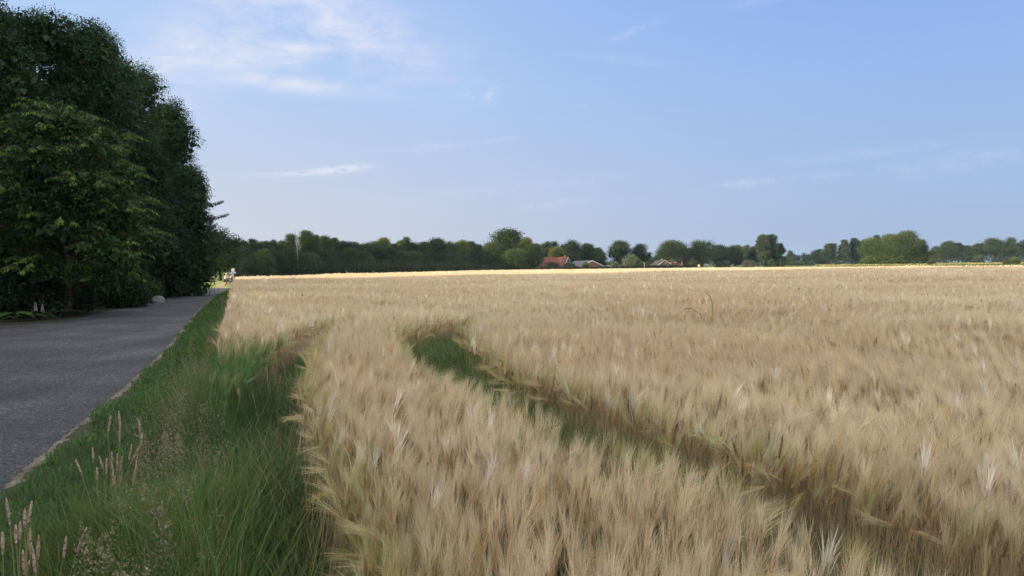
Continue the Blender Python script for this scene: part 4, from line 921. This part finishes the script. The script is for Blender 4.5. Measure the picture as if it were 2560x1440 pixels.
T = [ # name, x, top, half width, Y, shape, colour, label, base
 ('large_tree', 1268, 579, 54, 300, 'dome', (.042, .064, .026), 'largest domed tree left of the red roofed house', .5), ('garden_tree', 1234, 608, 30, 288, 'dome', OL, 'lower olive tree at the left foot of the large domed tree', .2),
 ('garden_tree', 1288, 626, 36, 282, 'dome', (.058, .083, .030), 'broad leafy tree in front of the large domed tree', .2), ('garden_tree', 1316, 596, 20, 297, 'round', YG, 'yellow green tree at the right shoulder of the large domed tree', .6),
 ('garden_tree', 1340, 612, 20, 290, 'round', MID, 'mid green tree between yellow green tree and red roofed house', .5), ('garden_tree', 1332, 632, 24, 283, 'dome', DK, 'dark bushy tree directly left of the red roofed house', .1),
 ('garden_tree', 1392, 619, 23, 325, 'round', YG, 'yellow green round tree behind the red roof', .8), ('oak_tree', 1366, 606, 18, 350, 'oak', MID, 'dark tree behind the left end of the red roof', 2.0), ('oak_tree', 1388, 605, 16, 352, 'oak', DK, 'dark oak top showing above the yellow green round tree', 2.5),
 ('oak_tree', 1428, 603, 30, 345, 'oak', DK, 'dark flat topped oak with sky gaps above the red house chimney', 3.0), ('garden_tree', 1436, 634, 17, 318, 'bush', MID, 'green tree between the red roofed house and the brick bungalow', .3),
 ('garden_tree', 1469, 612, 25, 330, 'round', DK, 'dark dense tree behind the brick bungalow roof', .8), ('garden_tree', 1497, 622, 18, 327, 'round', (.06, .085, .035), 'lighter green tree behind the right end of the brick bungalow', .6),
 ('oak_tree', 1552, 604, 27, 335, 'oak', MID, 'tall tree left of a pair between bungalow and farmhouse', 2.2), ('oak_tree', 1600, 612, 23, 340, 'oak', DK, 'dark tree right of a pair, left of the pale pole', 2.4),
 ('silver_willow', 1579, 638, 20, 300, 'bush', SIL, 'silvery green willow bush in front of the pair of trees', .1), ('dark_bush', 1598, 650, 12, 298, 'bush', OL, 'small olive bush against the right side of the silvery willow', .1),
 ('ball_tree', 1537, 657, 7.5, 288, 'round', SIL, 'small pale ball shaped tree right of the brick bungalow', 1.2), ('ball_tree', 1464, 657, 7, 286, 'round', (.10, .12, .06), 'small pale ball shaped tree in front of the brick bungalow', 1.0),
 ('dark_bush', 1380, 656, 18, 280, 'bush', (.042, .050, .026), 'dark bush in front of the red roofed house', .1), ('dark_bush', 1424, 659, 16, 281, 'bush', (.05, .055, .03), 'dark brownish bush before the gap between the two houses', .1),
 ('far_tree', 1624, 641, 12, 480, 'round', GRY, 'small hazy tree right of the pale pole', 1), ('far_tree', 1649, 638, 15, 485, 'round', GRY, 'hazy round tree behind the gabled farmhouse', 1),
 ('oak_tree', 1680, 605, 38, 415, 'oak', MID, 'broad oak with two trunks in front of the farmhouse', 4.0), ('oak_tree', 1722, 624, 22, 440, 'round', DK, 'dark tree in the gap between the two broad oaks', 1.5), ('oak_tree', 1756, 604, 35, 425, 'oak', MID, 'broad domed oak left of the pale far road', 3.0),
 ('copper_tree', 1716, 640, 11, 418, 'bush', (.045, .028, .028), 'small dark red leaved tree beside the orange board', .2), ('weeping_tree', 1732, 646, 10, 416, 'bush', (.085, .10, .05), 'small pale drooping tree left of the yellow board', .1),
 ('field_tree', 1796, 616, 24, 455, 'round', DK, 'dark round tree first right of the broad domed oak', .8), ('field_tree', 1826, 617, 22, 460, 'round', MID, 'dark tree above the left one of two pale bushes', .8), ('field_tree', 1845, 615, 18, 470, 'round', GRY, 'greyish tree top between two dark trees behind the pale road', 1),
 ('field_tree', 1866, 614, 17, 460, 'round', GRY, 'greyish round tree second left of the tall twin trees', 1), ('field_tree', 1884, 618, 14, 452, 'round', DK, 'dark narrow tree directly left of the tall twin trees', 1),
 ('pale_bush', 1800, 655, 8, 436, 'bush', (.08, .10, .05), 'left of two pale bushes behind the far road', .05), ('pale_bush', 1817, 653, 9, 436, 'bush', (.10, .14, .045), 'right of two pale bushes behind the far road', .05),
 ('pale_bush', 1872, 652, 14, 430, 'bush', (.10, .10, .08), 'greyish bush left of the trunks of the tall twin trees', .05),
 ('tall_tree', 1909, 589, 18, 420, 'poplar', GRY, 'left one of the tall twin trees with bare lower trunks', 5.5), ('tall_tree', 1928, 588, 18, 423, 'poplar', MID, 'right one of the tall twin trees with bare lower trunks', 5.5), ('tall_tree', 1951, 609, 11, 423, 'round', DK, 'small side crown right of the tall twin trees', 6.0),
 ('field_tree', 1934, 628, 26, 431, 'bush', MID, 'wide lower tree behind the right twin trunk', .3), ('dark_bush', 1929, 650, 8, 413, 'bush', (.05, .08, .03), 'green bush at the foot of the right twin trunk', .05),
 ('far_tree', 1975, 628, 8, 640, 'tall', GRY, 'pale slim hazy tree standing above the distant wood', .3), ('far_tree', 2047, 625, 19, 600, 'round', DK, 'hazy dark tree at the right end of the distant blue wood', .8),
 ('field_oak', 2078, 611, 20, 560, 'round', MID, 'leftmost tree in the row left of the bright leafy clump', 3.0), ('field_oak', 2111, 601, 14, 560, 'poplar', GRY, 'second tree in the row left of the bright leafy clump', 3.5), ('field_oak', 2136, 597, 15, 565, 'poplar', DK, 'third and tallest tree in the row left of the bright leafy clump', 3.0),
 ('field_oak', 2162, 600, 14, 560, 'round', DK, 'dark tree just touching the left of the bright leafy clump', 2.5), ('field_oak', 2190, 590, 14, 590, 'oak', DK, 'dark tree top rising behind the bright leafy clump', 3),
 ('leafy_maple', 2184, 597, 30, 385, 'dome', BR, 'left part of the bright leafy clump, round topped', .1), ('leafy_maple', 2228, 589, 34, 380, 'dome', (.070, .10, .030), 'middle tree of the bright leafy clump', .1), ('leafy_maple', 2268, 581, 36, 378, 'dome', (.060, .088, .028), 'tallest tree at the right of the bright leafy clump', .1),
 ('leafy_maple', 2302, 601, 22, 382, 'dome', (.05, .078, .028), 'lower right flank tree of the bright leafy clump', .1),
 ('field_oak', 2340, 618, 14, 570, 'round', GRY, 'small tree right beside the bright leafy clump', 2.5), ('field_oak', 2370, 606, 25, 565, 'oak', MID, 'broad tree standing alone right of the bright leafy clump', 3.5), ('field_oak', 2395, 609, 13, 568, 'round', DK, 'darker tree touching the right of the lone broad tree', 3),
 ('far_tree', 2416, 616, 18, 700, 'round', DK, 'hazy blue tree between the lone broad tree and the right group', 1), ('field_oak', 2446, 612, 18, 560, 'round', MID, 'lowest tree starting the group at the right edge', 2.5), ('field_oak', 2482, 598, 26, 555, 'oak', MID, 'broad tree in the middle of the right edge group', 4),
 ('field_oak', 2521, 595, 22, 558, 'oak', (.05, .072, .03), 'highest tree of the right edge group', 3.5), ('field_oak', 2560, 601, 20, 560, 'oak', MID, 'tree cut by the right edge of the picture', 3), ('field_oak', 2610, 598, 24, 560, 'oak', MID, 'tree outside the right edge beyond the cut one', 3),
 ('field_bush', 2447, 639, 12, 545, 'bush', GRY, 'pale rounded bush under the lowest tree of the right group', .05), ('field_bush', 2518, 649, 8, 330, 'bush', OL, 'left of two green bushes on the grassy bank at right', .05), ('field_bush', 2537, 644, 11, 326, 'bush', (.085, .12, .035), 'right, bigger one of two green bushes on the bank', .05),
 ('field_bush', 2328, 650, 8, 345, 'bush', OL, 'single low bush right of the bright leafy clump', .05), ('field_bush', 2137, 657, 5, 370, 'bush', MID, 'tiny bush on the bank left of the bright leafy clump', .05), ('field_bush', 2094, 658, 6, 380, 'bush', MID, 'flat little bush far left on the grassy bank', .05),
 ('pale_bush', 1985, 656, 9, 560, 'bush', GRY, 'small pale bush below the distant wood, left', .05), ('pale_bush', 2002, 654, 9, 560, 'bush', GRY, 'small pale bush below the distant wood, middle', .05), ('pale_bush', 2024, 653, 8, 560, 'bush', GRY, 'small pale bush below the distant wood, right', .05)]
for i, (nm, x, yt, hw, Y, sh, c, lab, bm_) in enumerate(T):
    cat = 'bush' if ('bush' in nm or 'willow' in nm) else 'tree'
    ft(nm, x, yt, hw, Y, sh, c, lab, bm_, 22 if sh == 'dome' else 13 if hw > 20 else 9, cat=cat, dens=.8 if sh == 'oak' else 1.0, seedk=i, core=.25 if sh == 'oak' else .33)
# distant wood, one mass
def distant(name, x0, x1, Y, ys, col, lab):
    rng = np.random.default_rng(int(x0)); L = []; n = int((x1 - x0) / 9)
    X0 = at_d((x0 + x1) / 2, 660, Y).x
    for i in range(n):
        x = x0 + (x1 - x0) * i / n; yt = np.interp(x, [p[0] for p in ys], [p[1] for p in ys]) + rng.uniform(-2.5, 2.5); h = hgt(x, yt, Y); w = 9 * Y / FPX
        L.append((at_d(x, 660, Y).x - X0, rng.uniform(-8, 8), h * .42, w * 1.3, w, h * .58))
    b = Buf(); crown(b, rng, L, Y * .0013, int(n * 420), col, 1.6, 12, .15, .1, .4, zmin=.1, aspect=.7)
    o = b.obj(name, MT['leaf'], loc=(X0, Y, 0)); tag(o, lab, 'wood', kind='stuff')
distant('distant_wood', 1945, 2090, 820, [(1945, 640), (1990, 638), (2010, 634), (2040, 638), (2090, 640)], (.030, .048, .028), 'distant bluish wood left of the row of field trees')
distant('distant_wood', 2085, 2640, 900, [(2085, 640), (2160, 636), (2330, 634), (2400, 620), (2430, 618), (2560, 630), (2640, 628)], (.030, .048, .028), 'distant bluish wood closing the dry meadow at right')
distant('distant_wood', 1590, 1960, 560, [(1590, 648), (1650, 644), (1700, 640), (1800, 632), (1900, 632), (1960, 645)], (.030, .046, .026), 'dark wood behind the farmhouse and the pale far road')
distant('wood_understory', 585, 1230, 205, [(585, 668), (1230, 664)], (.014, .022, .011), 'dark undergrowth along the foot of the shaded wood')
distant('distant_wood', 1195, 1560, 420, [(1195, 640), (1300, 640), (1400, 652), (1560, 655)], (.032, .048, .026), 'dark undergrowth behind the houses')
bank('far_hedge', 'low dark hedge in front of the two houses and the willow', 'hedge', [(at_d(1345, 670, 274).x, 274), (at_d(1440, 670, 274).x, 274), (at_d(1598, 668, 280).x, 280)], [.9, 1.1, 1.2], 1.2, (.020, .032, .016), .4, 6000, 91)
bank('far_hedge', 'thin dark clipped hedge along the farmhouse garden', 'hedge', [(at_d(1590, 668, 385).x, 385), (at_d(1738, 666, 392).x, 392)], [1.0, 1.0], 1.2, (.018, .028, .016), .5, 4000, 92)
def rough(name, x0, x1, y0, y1, n, lab, cols, hh):
    rng = np.random.default_rng(int(x0)); b = Buf(); x = rng.uniform(x0, x1, n); y = rng.uniform(y0, y1, n); P = np.array([at_d(a, 660, c).x for a, c in zip(x, y)])
    c = np.array(cols)[rng.integers(0, len(cols), n)] * (.8 + .4 * rng.random((n, 1)))
    blades(b, rng, P, y, 0.0, hh * (.5 + rng.random(n)), np.full(n, .35), .3 + .4 * rng.random(n), c, c * 1.2, segs=2)
    o = b.obj(name, MT['grass']); tag(o, lab, 'grass', kind='stuff')
rough('rough_grass', 2040, 2640, 330, 470, 14000, 'rough yellow and green grass on the bank in front of the far trees', [(.12, .14, .045), (.25, .22, .10), (.34, .28, .13), (.08, .11, .035)], .9)
rough('meadow_grass', 1560, 2640, 200, 330, 20000, 'green grass strip just beyond the far edge of the barley', [(.06, .09, .03), (.05, .075, .025)], .45)

# ------------------------------------------------------------------ buildings
MT['red_tile'] = mat_plain('red_roof_tiles', (.115, .034, .028), .75, .25, 3, .2); MT['dark_tile'] = mat_plain('dark_roof', (.065, .07, .072), .7, .2, 2, .3)
MT['brick'] = mat_plain('red_brick', (.16, .065, .05), .85, .2, 4, .2); MT['white'] = mat_plain('white_paint', (.40, .39, .38), .6, .08, 4, .3); MT['greybrick'] = mat_plain('grey_brown_brick', (.075, .062, .055), .85, .2, 3, .2)
MT['glass'] = mat_plain('dark_window_glass', (.03, .035, .045), .15, .1, 2, .6); MT['plaster'] = mat_plain('cream_wall', (.50, .46, .38), .8, .1, 2, .2); MT['thatch'] = mat_plain('grey_thatch', (.045, .044, .042), .95, .2, 3, .1); MT['darkwood'] = mat_plain('dark_wood', (.03, .022, .018), .8, .35, 12, .2)
MT['orange'] = mat_plain('orange_board', (.42, .17, .05), .6, .05, 3, .3); MT['yellowp'] = mat_plain('yellow_board', (.50, .40, .14), .6, .05, 3, .3); MT['metal'] = mat_plain('grey_metal', (.38, .39, .40), .5, .1, 3, .5, .4)
def gable_house(name, label, loc, rz, L, D, eave, ridge, wall, roof, over=.35, trim=True, windows=(), chimney=None, skylight=False, doors=()):
    """ridge along local x; front slope faces local -y, gable ends face +-x"""
    r = empty(name, loc, label, 'house', rz=rz)
    w = Box(); x, y = L / 2, D / 2
    w.poly([(-x, -y, -.2), (x, -y, -.2), (x, y, -.2), (-x, y, -.2), (-x, -y, eave), (x, -y, eave), (x, y, eave), (-x, y, eave), (-x, 0, ridge - .06), (x, 0, ridge - .06)],
           [(0, 1, 5, 4), (2, 3, 7, 6), (1, 2, 6, 9, 5), (3, 0, 4, 8, 7), (4, 5, 9, 8), (6, 7, 8, 9)]); w.obj('wall', wall, r)
    rf = Box(); s = (ridge - eave) / y; oy = y + over; ox = x + over; ze = ridge - s * oy; t = .16
    for sg in (-1, 1):
        rf.poly([(-ox, 0, ridge), (ox, 0, ridge), (ox, sg * oy, ze), (-ox, sg * oy, ze), (-ox, 0, ridge + t), (ox, 0, ridge + t), (ox, sg * oy, ze + t), (-ox, sg * oy, ze + t)],
                [(0, 3, 2, 1), (4, 5, 6, 7), (3, 7, 6, 2), (1, 2, 6, 5), (0, 4, 7, 3)])
    ro = rf.obj('roof', roof, r)
    if trim:
        for ex in (-1, 1):
            tb = Box()
            for sg in (-1, 1):
                a = Vector((ex * (ox + .05), 0, ridge + .02)); b_ = Vector((ex * (ox + .05), sg * oy, ze + .02)); dv = (b_ - a)
                tb.box((a + b_) / 2, (.08, dv.length, .26), rx=math.atan2(dv.z, dv.y))
            tb.obj('barge_board', MT['white'], ro)
    if chimney:
        c = Box(); c.box((chimney[0], chimney[1], ridge + .35), (.55, .55, 1.1)); c.box((chimney[0], chimney[1], ridge + .95), (.68, .68, .12)); c.obj('chimney', chimney[2], ro)
    if skylight:
        k = Box(); zc = ridge - s * y * .5; k.box((L * .32, -y * .5, zc + .26), (1.0, 1.1, .06), rx=math.atan(s)); k.obj('skylight', MT['glass'], ro)
    for (face, a, z, ww, hh) in windows:
        f = Box(); g_ = Box()
        if face == 'front': c = (a, -y - .02, z); d = (ww, .08, hh); d2 = (ww - .16, .1, hh - .16)
        elif face == 'left': c = (-x - .02, a, z); d = (.08, ww, hh); d2 = (.1, ww - .16, hh - .16)
        else: c = (x + .02, a, z); d = (.08, ww, hh); d2 = (.1, ww - .16, hh - .16)
        f.box(c, d); fo = f.obj('window', MT['white'], r); g_.box(c, d2); g_.obj('pane', MT['glass'], fo)
    return r
Y = 300
gable_house('red_roofed_house', 'house with a steep red tiled roof half hidden by dark bushes', (at_d(1390, 665, Y).x, Y + 2, -.6), rad(-26), 10.2, 8.4, 2.35, 5.85, MT['greybrick'], MT['red_tile'],
            windows=[('right', -1.6, 3.3, 1.2, 1.2), ('right', 1.0, 3.3, 1.2, 1.2), ('front', -2, 1.4, 1.4, 1.1), ('front', 2, 1.4, 1.4, 1.1)], chimney=(3.9, .6, MT['brick']), skylight=True)
gable_house('brick_bungalow', 'low brick bungalow with dark roof and white gable edges', (at_d(1482, 665, 292).x - 3, 297, -.7), rad(-62), 11.5, 10.5, 2.2, 4.35, MT['brick'], MT['dark_tile'],
            windows=[('right', 1.4, 1.6, 1.1, .9), ('front', 3.2, 1.5, 1.6, 1.2), ('front', .2, 1.5, 1.6, 1.2), ('front', -3.0, 1.5, 1.6, 1.2)])
gable_house('farmhouse', 'grey brown farmhouse with white gable edges behind the twin trunks of the broad oak', (at_d(1656, 665, 440).x, 444, 0), rad(-80), 12, 8.6, 1.7, 4.5, MT['greybrick'], MT['thatch'],
            windows=[('right', -2.6, 1.1, 1.1, 1.0), ('right', 0.0, 1.1, 1.1, 1.0), ('right', 2.0, 1.1, 1.1, 1.0), ('right', .6, 3.0, .9, .9)], chimney=(1, 0, MT['white']))
gable_house('small_red_house', 'small reddish house with one white window right of the farmhouse', (at_d(1684, 665, 450).x, 452, 0), rad(4), 3.6, 5, 2.4, 3.4, mat_plain('salmon_brick', (.22, .11, .09), .8, .15, 3, .2), MT['brick'], windows=[('front', 0, 1.6, 1.8, 1.3)], trim=False)
gable_house('dark_barn', 'dark low barn with black roof behind the orange board', (at_d(1708, 665, 430).x, 436, 0), rad(8), 8.5, 6, 1.0, 2.6, MT['darkwood'], MT['darkwood'], trim=False, windows=[('front', -3.0, .6, .9, .7)])
r = empty('flat_roofed_shed', (at_d(1533, 665, 296).x, 297, -.4), 'low flat roofed pale shed between the bungalow and the ball tree', 'shed')
b = Box(); b.box((0, 0, .95), (5.4, 3, 2.0)); b.obj('wall', MT['dark_tile'], r); b = Box(); b.box((0, 0, 2.03), (6.2, 3.8, .16)); b.obj('roof', MT['white'], r); b = Box(); b.box((-1.2, -1.52, 1.1), (1.2, .06, 1.0)); b.obj('door', MT['plaster'], r)
# pale pole
r = empty('pale_pole', (at_d(1610.5, 668, 350).x, 350, 0), 'short pale post beside the dark tree left of the farmhouse', 'pole'); b = Box(); b.tube([(0, 0, 0), (0, 0, 2.9)], [.22, .18], 8); b.obj('post', MT['plaster'], r); b = Box(); b.tube([(0, 0, 2.9), (0, 0, 3.05)], [.26, .26], 8); b.obj('cap', MT['metal'], r)
# orange and yellow boards
r = empty('orange_board', (at_d(1706, 668, 400).x, 400, 0), 'orange board with a thin pale flagpole in front of the dark barn', 'sign'); b = Box(); b.box((-.75, 0, 1.1), (.75, .1, 1.0)); b.box((.12, 0, 1.1), (.75, .1, 1.0)); b.obj('board', MT['orange'], r)
b = Box(); b.box((-1.0, .08, .55), (.1, .1, 1.2)); b.box((.35, .08, .55), (.1, .1, 1.2)); b.obj('leg', MT['darkwood'], r); b = Box(); b.tube([(-.2, .2, 0), (-.2, .2, 3.6)], [.07, .05], 6); b.obj('pole', MT['plaster'], r)
r = empty('yellow_board', (at_d(1747, 667, 405).x, 405, 0), 'small bright yellow board in a dark frame left of the broad domed oak trunk', 'sign'); b = Box(); b.box((0, 0, 1.15), (1.0, .1, 1.1)); b.obj('board', MT['yellowp'], r)
b = Box(); b.box((-.66, .02, .9), (.22, .14, 1.8)); b.box((.66, .02, .9), (.22, .14, 1.8)); b.box((0, .02, 1.86), (1.54, .14, .2)); b.obj('frame', MT['darkwood'], r)
# reflector posts of the far road
for i, x in enumerate((1786, 1806, 1826, 1844, 1862, 1880)):
    YY = 385 - i * 1.0; r = empty('road_post', (at_d(x, 668, YY).x, YY, 0), ('leftmost', 'second', 'third', 'fourth', 'fifth', 'rightmost')[i] + ' of six thin dark posts before the pale far road', 'post', 'thin dark posts before the far road')
    b = Box(); b.tube([(0, 0, 0), (0, 0, .95)], [.12, .10], 6); b.obj('post', MT['darkwood'], r); b = Box(); b.tube([(0, 0, .95), (0, 0, 1.12)], [.115, .05], 6); b.obj('cap', MT['metal'], r)

# ------------------------------------------------------------------ picnic tables, road sign, people
def picnic_table(loc, rz, lab):
    r = empty('picnic_table', loc, lab, 'table', rz=rz)
    b = Box()
    for k in range(5): b.box((0, -.30 + k * .15, .745), (1.85, .135, .045))
    b.obj('tabletop', MT['darkwood'], r)
    for s in (-1, 1):
        b = Box(); b.box((0, s * .66, .445), (1.85, .13, .045)); b.box((0, s * .80, .445), (1.85, .13, .045)); b.obj('bench', MT['darkwood'], r)
    for e in (-1, 1):
        b = Box()
        for s in (-1, 1): b.box((e * .68, s * .42, .36), (.08, .11, .84), rx=s * rad(26))
        b.box((e * .74, 0, .40), (.05, 1.6, .10)); b.box((e * .74, 0, .69), (.05, .76, .08)); b.obj('leg', MT['darkwood'], r)
    b = Box(); b.box((0, 0, .33), (1.4, .06, .08)); b.obj('brace', MT['darkwood'], r)
    return r
picnic_table((at_z(524, 712.5)[0], 84.5, 0.02), 0.03, 'empty dark picnic table on the sunlit grass')
PT = Vector((at_d(583.5, 700, 82).x, 82.2, 0.02)); PR = rad(66)
picnic_table(PT, PR, 'dark picnic table with two people seated, beside the barley')
def skin(name, J, E_, mat, parent, sub=1, root=0):
    me = bpy.data.meshes.new(name); me.from_pydata([j[:3] for j in J], E_, []); o = bpy.data.objects.new(name, me); COL.objects.link(o)
    o.modifiers.new('skin', 'SKIN'); 
    lay = me.skin_vertices[0] if len(me.skin_vertices) else None
    if lay is None:
        bpy.context.view_layer.objects.active = o; bpy.context.view_layer.update(); lay = me.skin_vertices[0]
    for i, j in enumerate(J):
        r_ = j[3]; lay.data[i].radius = (r_, j[4] if len(j) > 4 else r_); lay.data[i].use_root = (i == root)
    m = o.modifiers.new('sub', 'SUBSURF'); m.levels = sub; m.render_levels = sub
    bpy.context.view_layer.update(); dg = bpy.context.evaluated_depsgraph_get(); ev = bpy.data.meshes.new_from_object(o.evaluated_get(dg))
    bpy.data.objects.remove(o); ev.materials.clear(); ev.materials.append(mat); ev.polygons.foreach_set('use_smooth', [True] * len(ev.polygons)); ev.name = name
    n = bpy.data.objects.new(name, ev); COL.objects.link(n); n.parent = parent
    return n
def person(loc, rz, lab, shirt, shorts, hair, lean=.1, seed=0):
    """seated, facing local +x, bench top at 0.47"""
    r = empty('person', loc, lab, 'person', rz=rz)
    J = [(0, 0, .55, .13, .15), (.03, 0, .72, .12, .15), (.03 + lean * .6, 0, .92, .12, .17), (.04 + lean, 0, 1.06, .055), (.07 + lean, 0, 1.13, .05), (.09 + lean, 0, 1.22, .085, .08), (.09 + lean, 0, 1.30, .07, .065)]
    E_ = [(0, 1), (1, 2), (2, 3), (3, 4), (4, 5), (5, 6)]
    for s in (-1, 1):
        n = len(J); J += [(.02, s * .10, .54, .09), (.42, s * .13, .52, .062), (.40, s * .13, .27, .052), (.38, s * .13, .08, .038), (.50, s * .14, .045, .032)]
        E_ += [(0, n), (n, n + 1), (n + 1, n + 2), (n + 2, n + 3), (n + 3, n + 4)]
        n = len(J); J += [(.03 + lean, s * .18, 1.02, .055), (.14 + lean, s * .24, .84, .042), (.36 + lean, s * .16, .83, .03), (.43 + lean, s * .14, .835, .03)]
        E_ += [(2, n), (n, n + 1), (n + 1, n + 2), (n + 2, n + 3)]; hnd = n + 3
        for k, (dy, ln) in enumerate([(-.032, .055), (-.012, .07), (.010, .068), (.030, .055)]):
            q = len(J); J += [(.47 + lean, s * .14 + dy, .835, .009), (.47 + ln * .6 + lean, s * .14 + dy * 1.15, .833, .008), (.47 + ln + lean, s * .14 + dy * 1.2, .815, .007)]; E_ += [(hnd, q), (q, q + 1), (q + 1, q + 2)]
        q = len(J); J += [(.43 + lean, s * .14 - s * .04, .835, .010), (.465 + lean, s * .14 - s * .062, .83, .008)]; E_ += [(hnd, q), (q, q + 1)]
    skin('body', J, E_, MT['skin'], r)
    SJ = [(0, 0, .57, .155, .175), (.03, 0, .74, .145, .17), (.03 + lean * .6, 0, .92, .145, .19), (.04 + lean, 0, 1.04, .085)]; SE = [(0, 1), (1, 2), (2, 3)]
    for s in (-1, 1):
        n = len(SJ); SJ += [(.03 + lean, s * .18, 1.02, .075), (.11 + lean, s * .225, .88, .062)]; SE += [(2, n), (n, n + 1)]
    skin('shirt', SJ, SE, shirt, r)
    HJ = [(0, 0, .53, .15, .17)]; HE = []
    for s in (-1, 1):
        n = len(HJ); HJ += [(.06, s * .10, .54, .105), (.34, s * .13, .53, .078)]; HE += [(0, n), (n, n + 1)]
    skin('shorts', HJ, HE, shorts, r)
    skin('hair', [(.06 + lean, 0, 1.27, .095, .085), (.05 + lean, 0, 1.33, .085, .075), (.02 + lean, 0, 1.22, .06)], [(0, 1), (0, 2)], hair, r)
    b = Box(); hx = .09 + lean + .085
    b.tube([(hx - .01, 0, 1.235), (hx + .02, 0, 1.20)], [.012, .014], 5); b.tube([(hx - .012, -.03, 1.165), (hx - .004, 0, 1.163), (hx - .012, .03, 1.165)], [.006, .007, .006], 5)
    b.tube([(hx - .02, -.035, 1.25), (hx - .008, -.035, 1.25)], [.011, .008], 6); b.tube([(hx - .02, .035, 1.25), (hx - .008, .035, 1.25)], [.011, .008], 6); b.tube([(.08 + lean, -.085, 1.25), (.08 + lean, -.10, 1.22)], [.02, .012], 5); b.tube([(.08 + lean, .085, 1.25), (.08 + lean, .10, 1.22)], [.02, .012], 5)
    b.obj('face', MT['skin'], r)
    for s in (-1, 1): skin('shoe', [(.37, s * .13, .045, .045), (.45, s * .135, .04, .042), (.53, s * .14, .032, .032)], [(0, 1), (1, 2)], MT['shoe'], r)
MT['skin'] = mat_plain('skin', (.30, .19, .135), .55, .08, 8, .4); MT['shoe'] = mat_plain('brown_shoe', (.16, .09, .05), .6, .2, 8, .3)
MT['whitecloth'] = mat_plain('white_cloth', (.36, .36, .355), .85, .06, 6, .1); MT['greencloth'] = mat_plain('pale_green_cloth', (.28, .32, .25), .85, .08, 6, .1); MT['blackcloth'] = mat_plain('black_cloth', (.02, .02, .024), .85, .1, 6, .1)
MT['greyhair'] = mat_plain('grey_hair', (.42, .36, .30), .8, .2, 20, .2); MT['brownhair'] = mat_plain('brown_hair', (.22, .15, .09), .8, .2, 20, .2); MT['jeans'] = mat_plain('blue_cloth', (.12, .16, .24), .85, .1, 6, .1)
def on_bench(along, side):
    c, s = math.cos(PR), math.sin(PR); lx, ly = along, side * .74
    return (PT.x + lx * c - ly * s, PT.y + lx * s + ly * c, .02)
person(on_bench(-.50, 1), PR - rad(90), 'person in white shirt and black shorts seated at the picnic table', MT['whitecloth'], MT['blackcloth'], MT['greyhair'], .12)
person(on_bench(.28, 1), PR - rad(90), 'person in a pale green shirt seated beside the one in white', MT['greencloth'], MT['jeans'], MT['brownhair'], .16)
r = empty('road_sign', (at_d(583.5, 700, 86).x, 86, 0), 'round white traffic sign above a small blue name board on a grey post', 'sign')
b = Box(); b.tube([(0, 0, 0), (0, 0, hgt(583, 671, 86))], .035, 8); b.obj('post', MT['metal'], r)
MT['signwhite'] = mat_plain('sign_white', (.22, .215, .22), .6, .05, 3, .3); MT['signred'] = mat_plain('faded_red_rim', (.20, .12, .11), .5, .1, 3, .4); MT['signblue'] = mat_plain('blue_board', (.05, .10, .33), .5, .1, 3, .4); MT['signgrey'] = mat_plain('grey_figure', (.25, .25, .27), .6, .1, 3, .3)
zc = hgt(583.5, 675, 86)
b = Box(); b.tube([(0, -.07, zc), (0, -.045, zc)], [.20, .20], 28); d_ = b.obj('round_plate', MT['signwhite'], r)
b = Box(); b.tube([(0, -.045, zc), (0, -.035, zc)], [.225, .225], 28); b.obj('rim', MT['signred'], r)
b = Box()
for sx_ in (-.055, .055): 
    for a_ in range(10): t = a_ / 10 * 6.283; b.box((sx_ + .038 * math.cos(t), -.073, zc + .06 * math.sin(t)), (.03, .006, .03))
b.obj('figure', MT['signgrey'], d_)
zb = hgt(583.5, 681.8, 86)
b = Box(); b.box((0, -.06, zb), (.66, .02, .22)); bo = b.obj('name_board', MT['signblue'], r)
b = Box()
for k, (xa, wl) in enumerate([(-.24, .07), (-.13, .10), (.0, .08), (.12, .12), (.25, .06)]): b.box((xa, -.073, zb + .03 - .05 * (k % 2)), (wl, .006, .04))
b.obj('lettering', MT['white'], bo)

# ------------------------------------------------------------------ haze
me = bpy.data.meshes.new('haze'); X0, X1, Y0, Y1, Z0, Z1 = -2700, 2700, -400, 3700, -1.2, 26
me.from_pydata([(x, y, z) for z in (Z0, Z1) for x, y in ((X0, Y0), (X1, Y0), (X1, Y1), (X0, Y1))], [], [(0, 3, 2, 1), (4, 5, 6, 7), (0, 1, 5, 4), (1, 2, 6, 5), (2, 3, 7, 6), (3, 0, 4, 7)])
hz = bpy.data.objects.new('haze', me); COL.objects.link(hz); hz['kind'] = 'stuff'; hz['label'] = 'thin bluish evening haze over the whole landscape'; hz['category'] = 'haze'
m = bpy.data.materials.new('haze_air'); m.use_nodes = True; m.node_tree.nodes.clear()
v = m.node_tree.nodes.new('ShaderNodeVolumePrincipled'); o = m.node_tree.nodes.new('ShaderNodeOutputMaterial'); m.node_tree.links.new(v.outputs[0], o.inputs['Volume'])
v.inputs['Color'].default_value = (0.50, 0.74, 1.0, 1); v.inputs['Density'].default_value = 0.00006; v.inputs['Anisotropy'].default_value = 0.1
me.materials.append(m)
#END
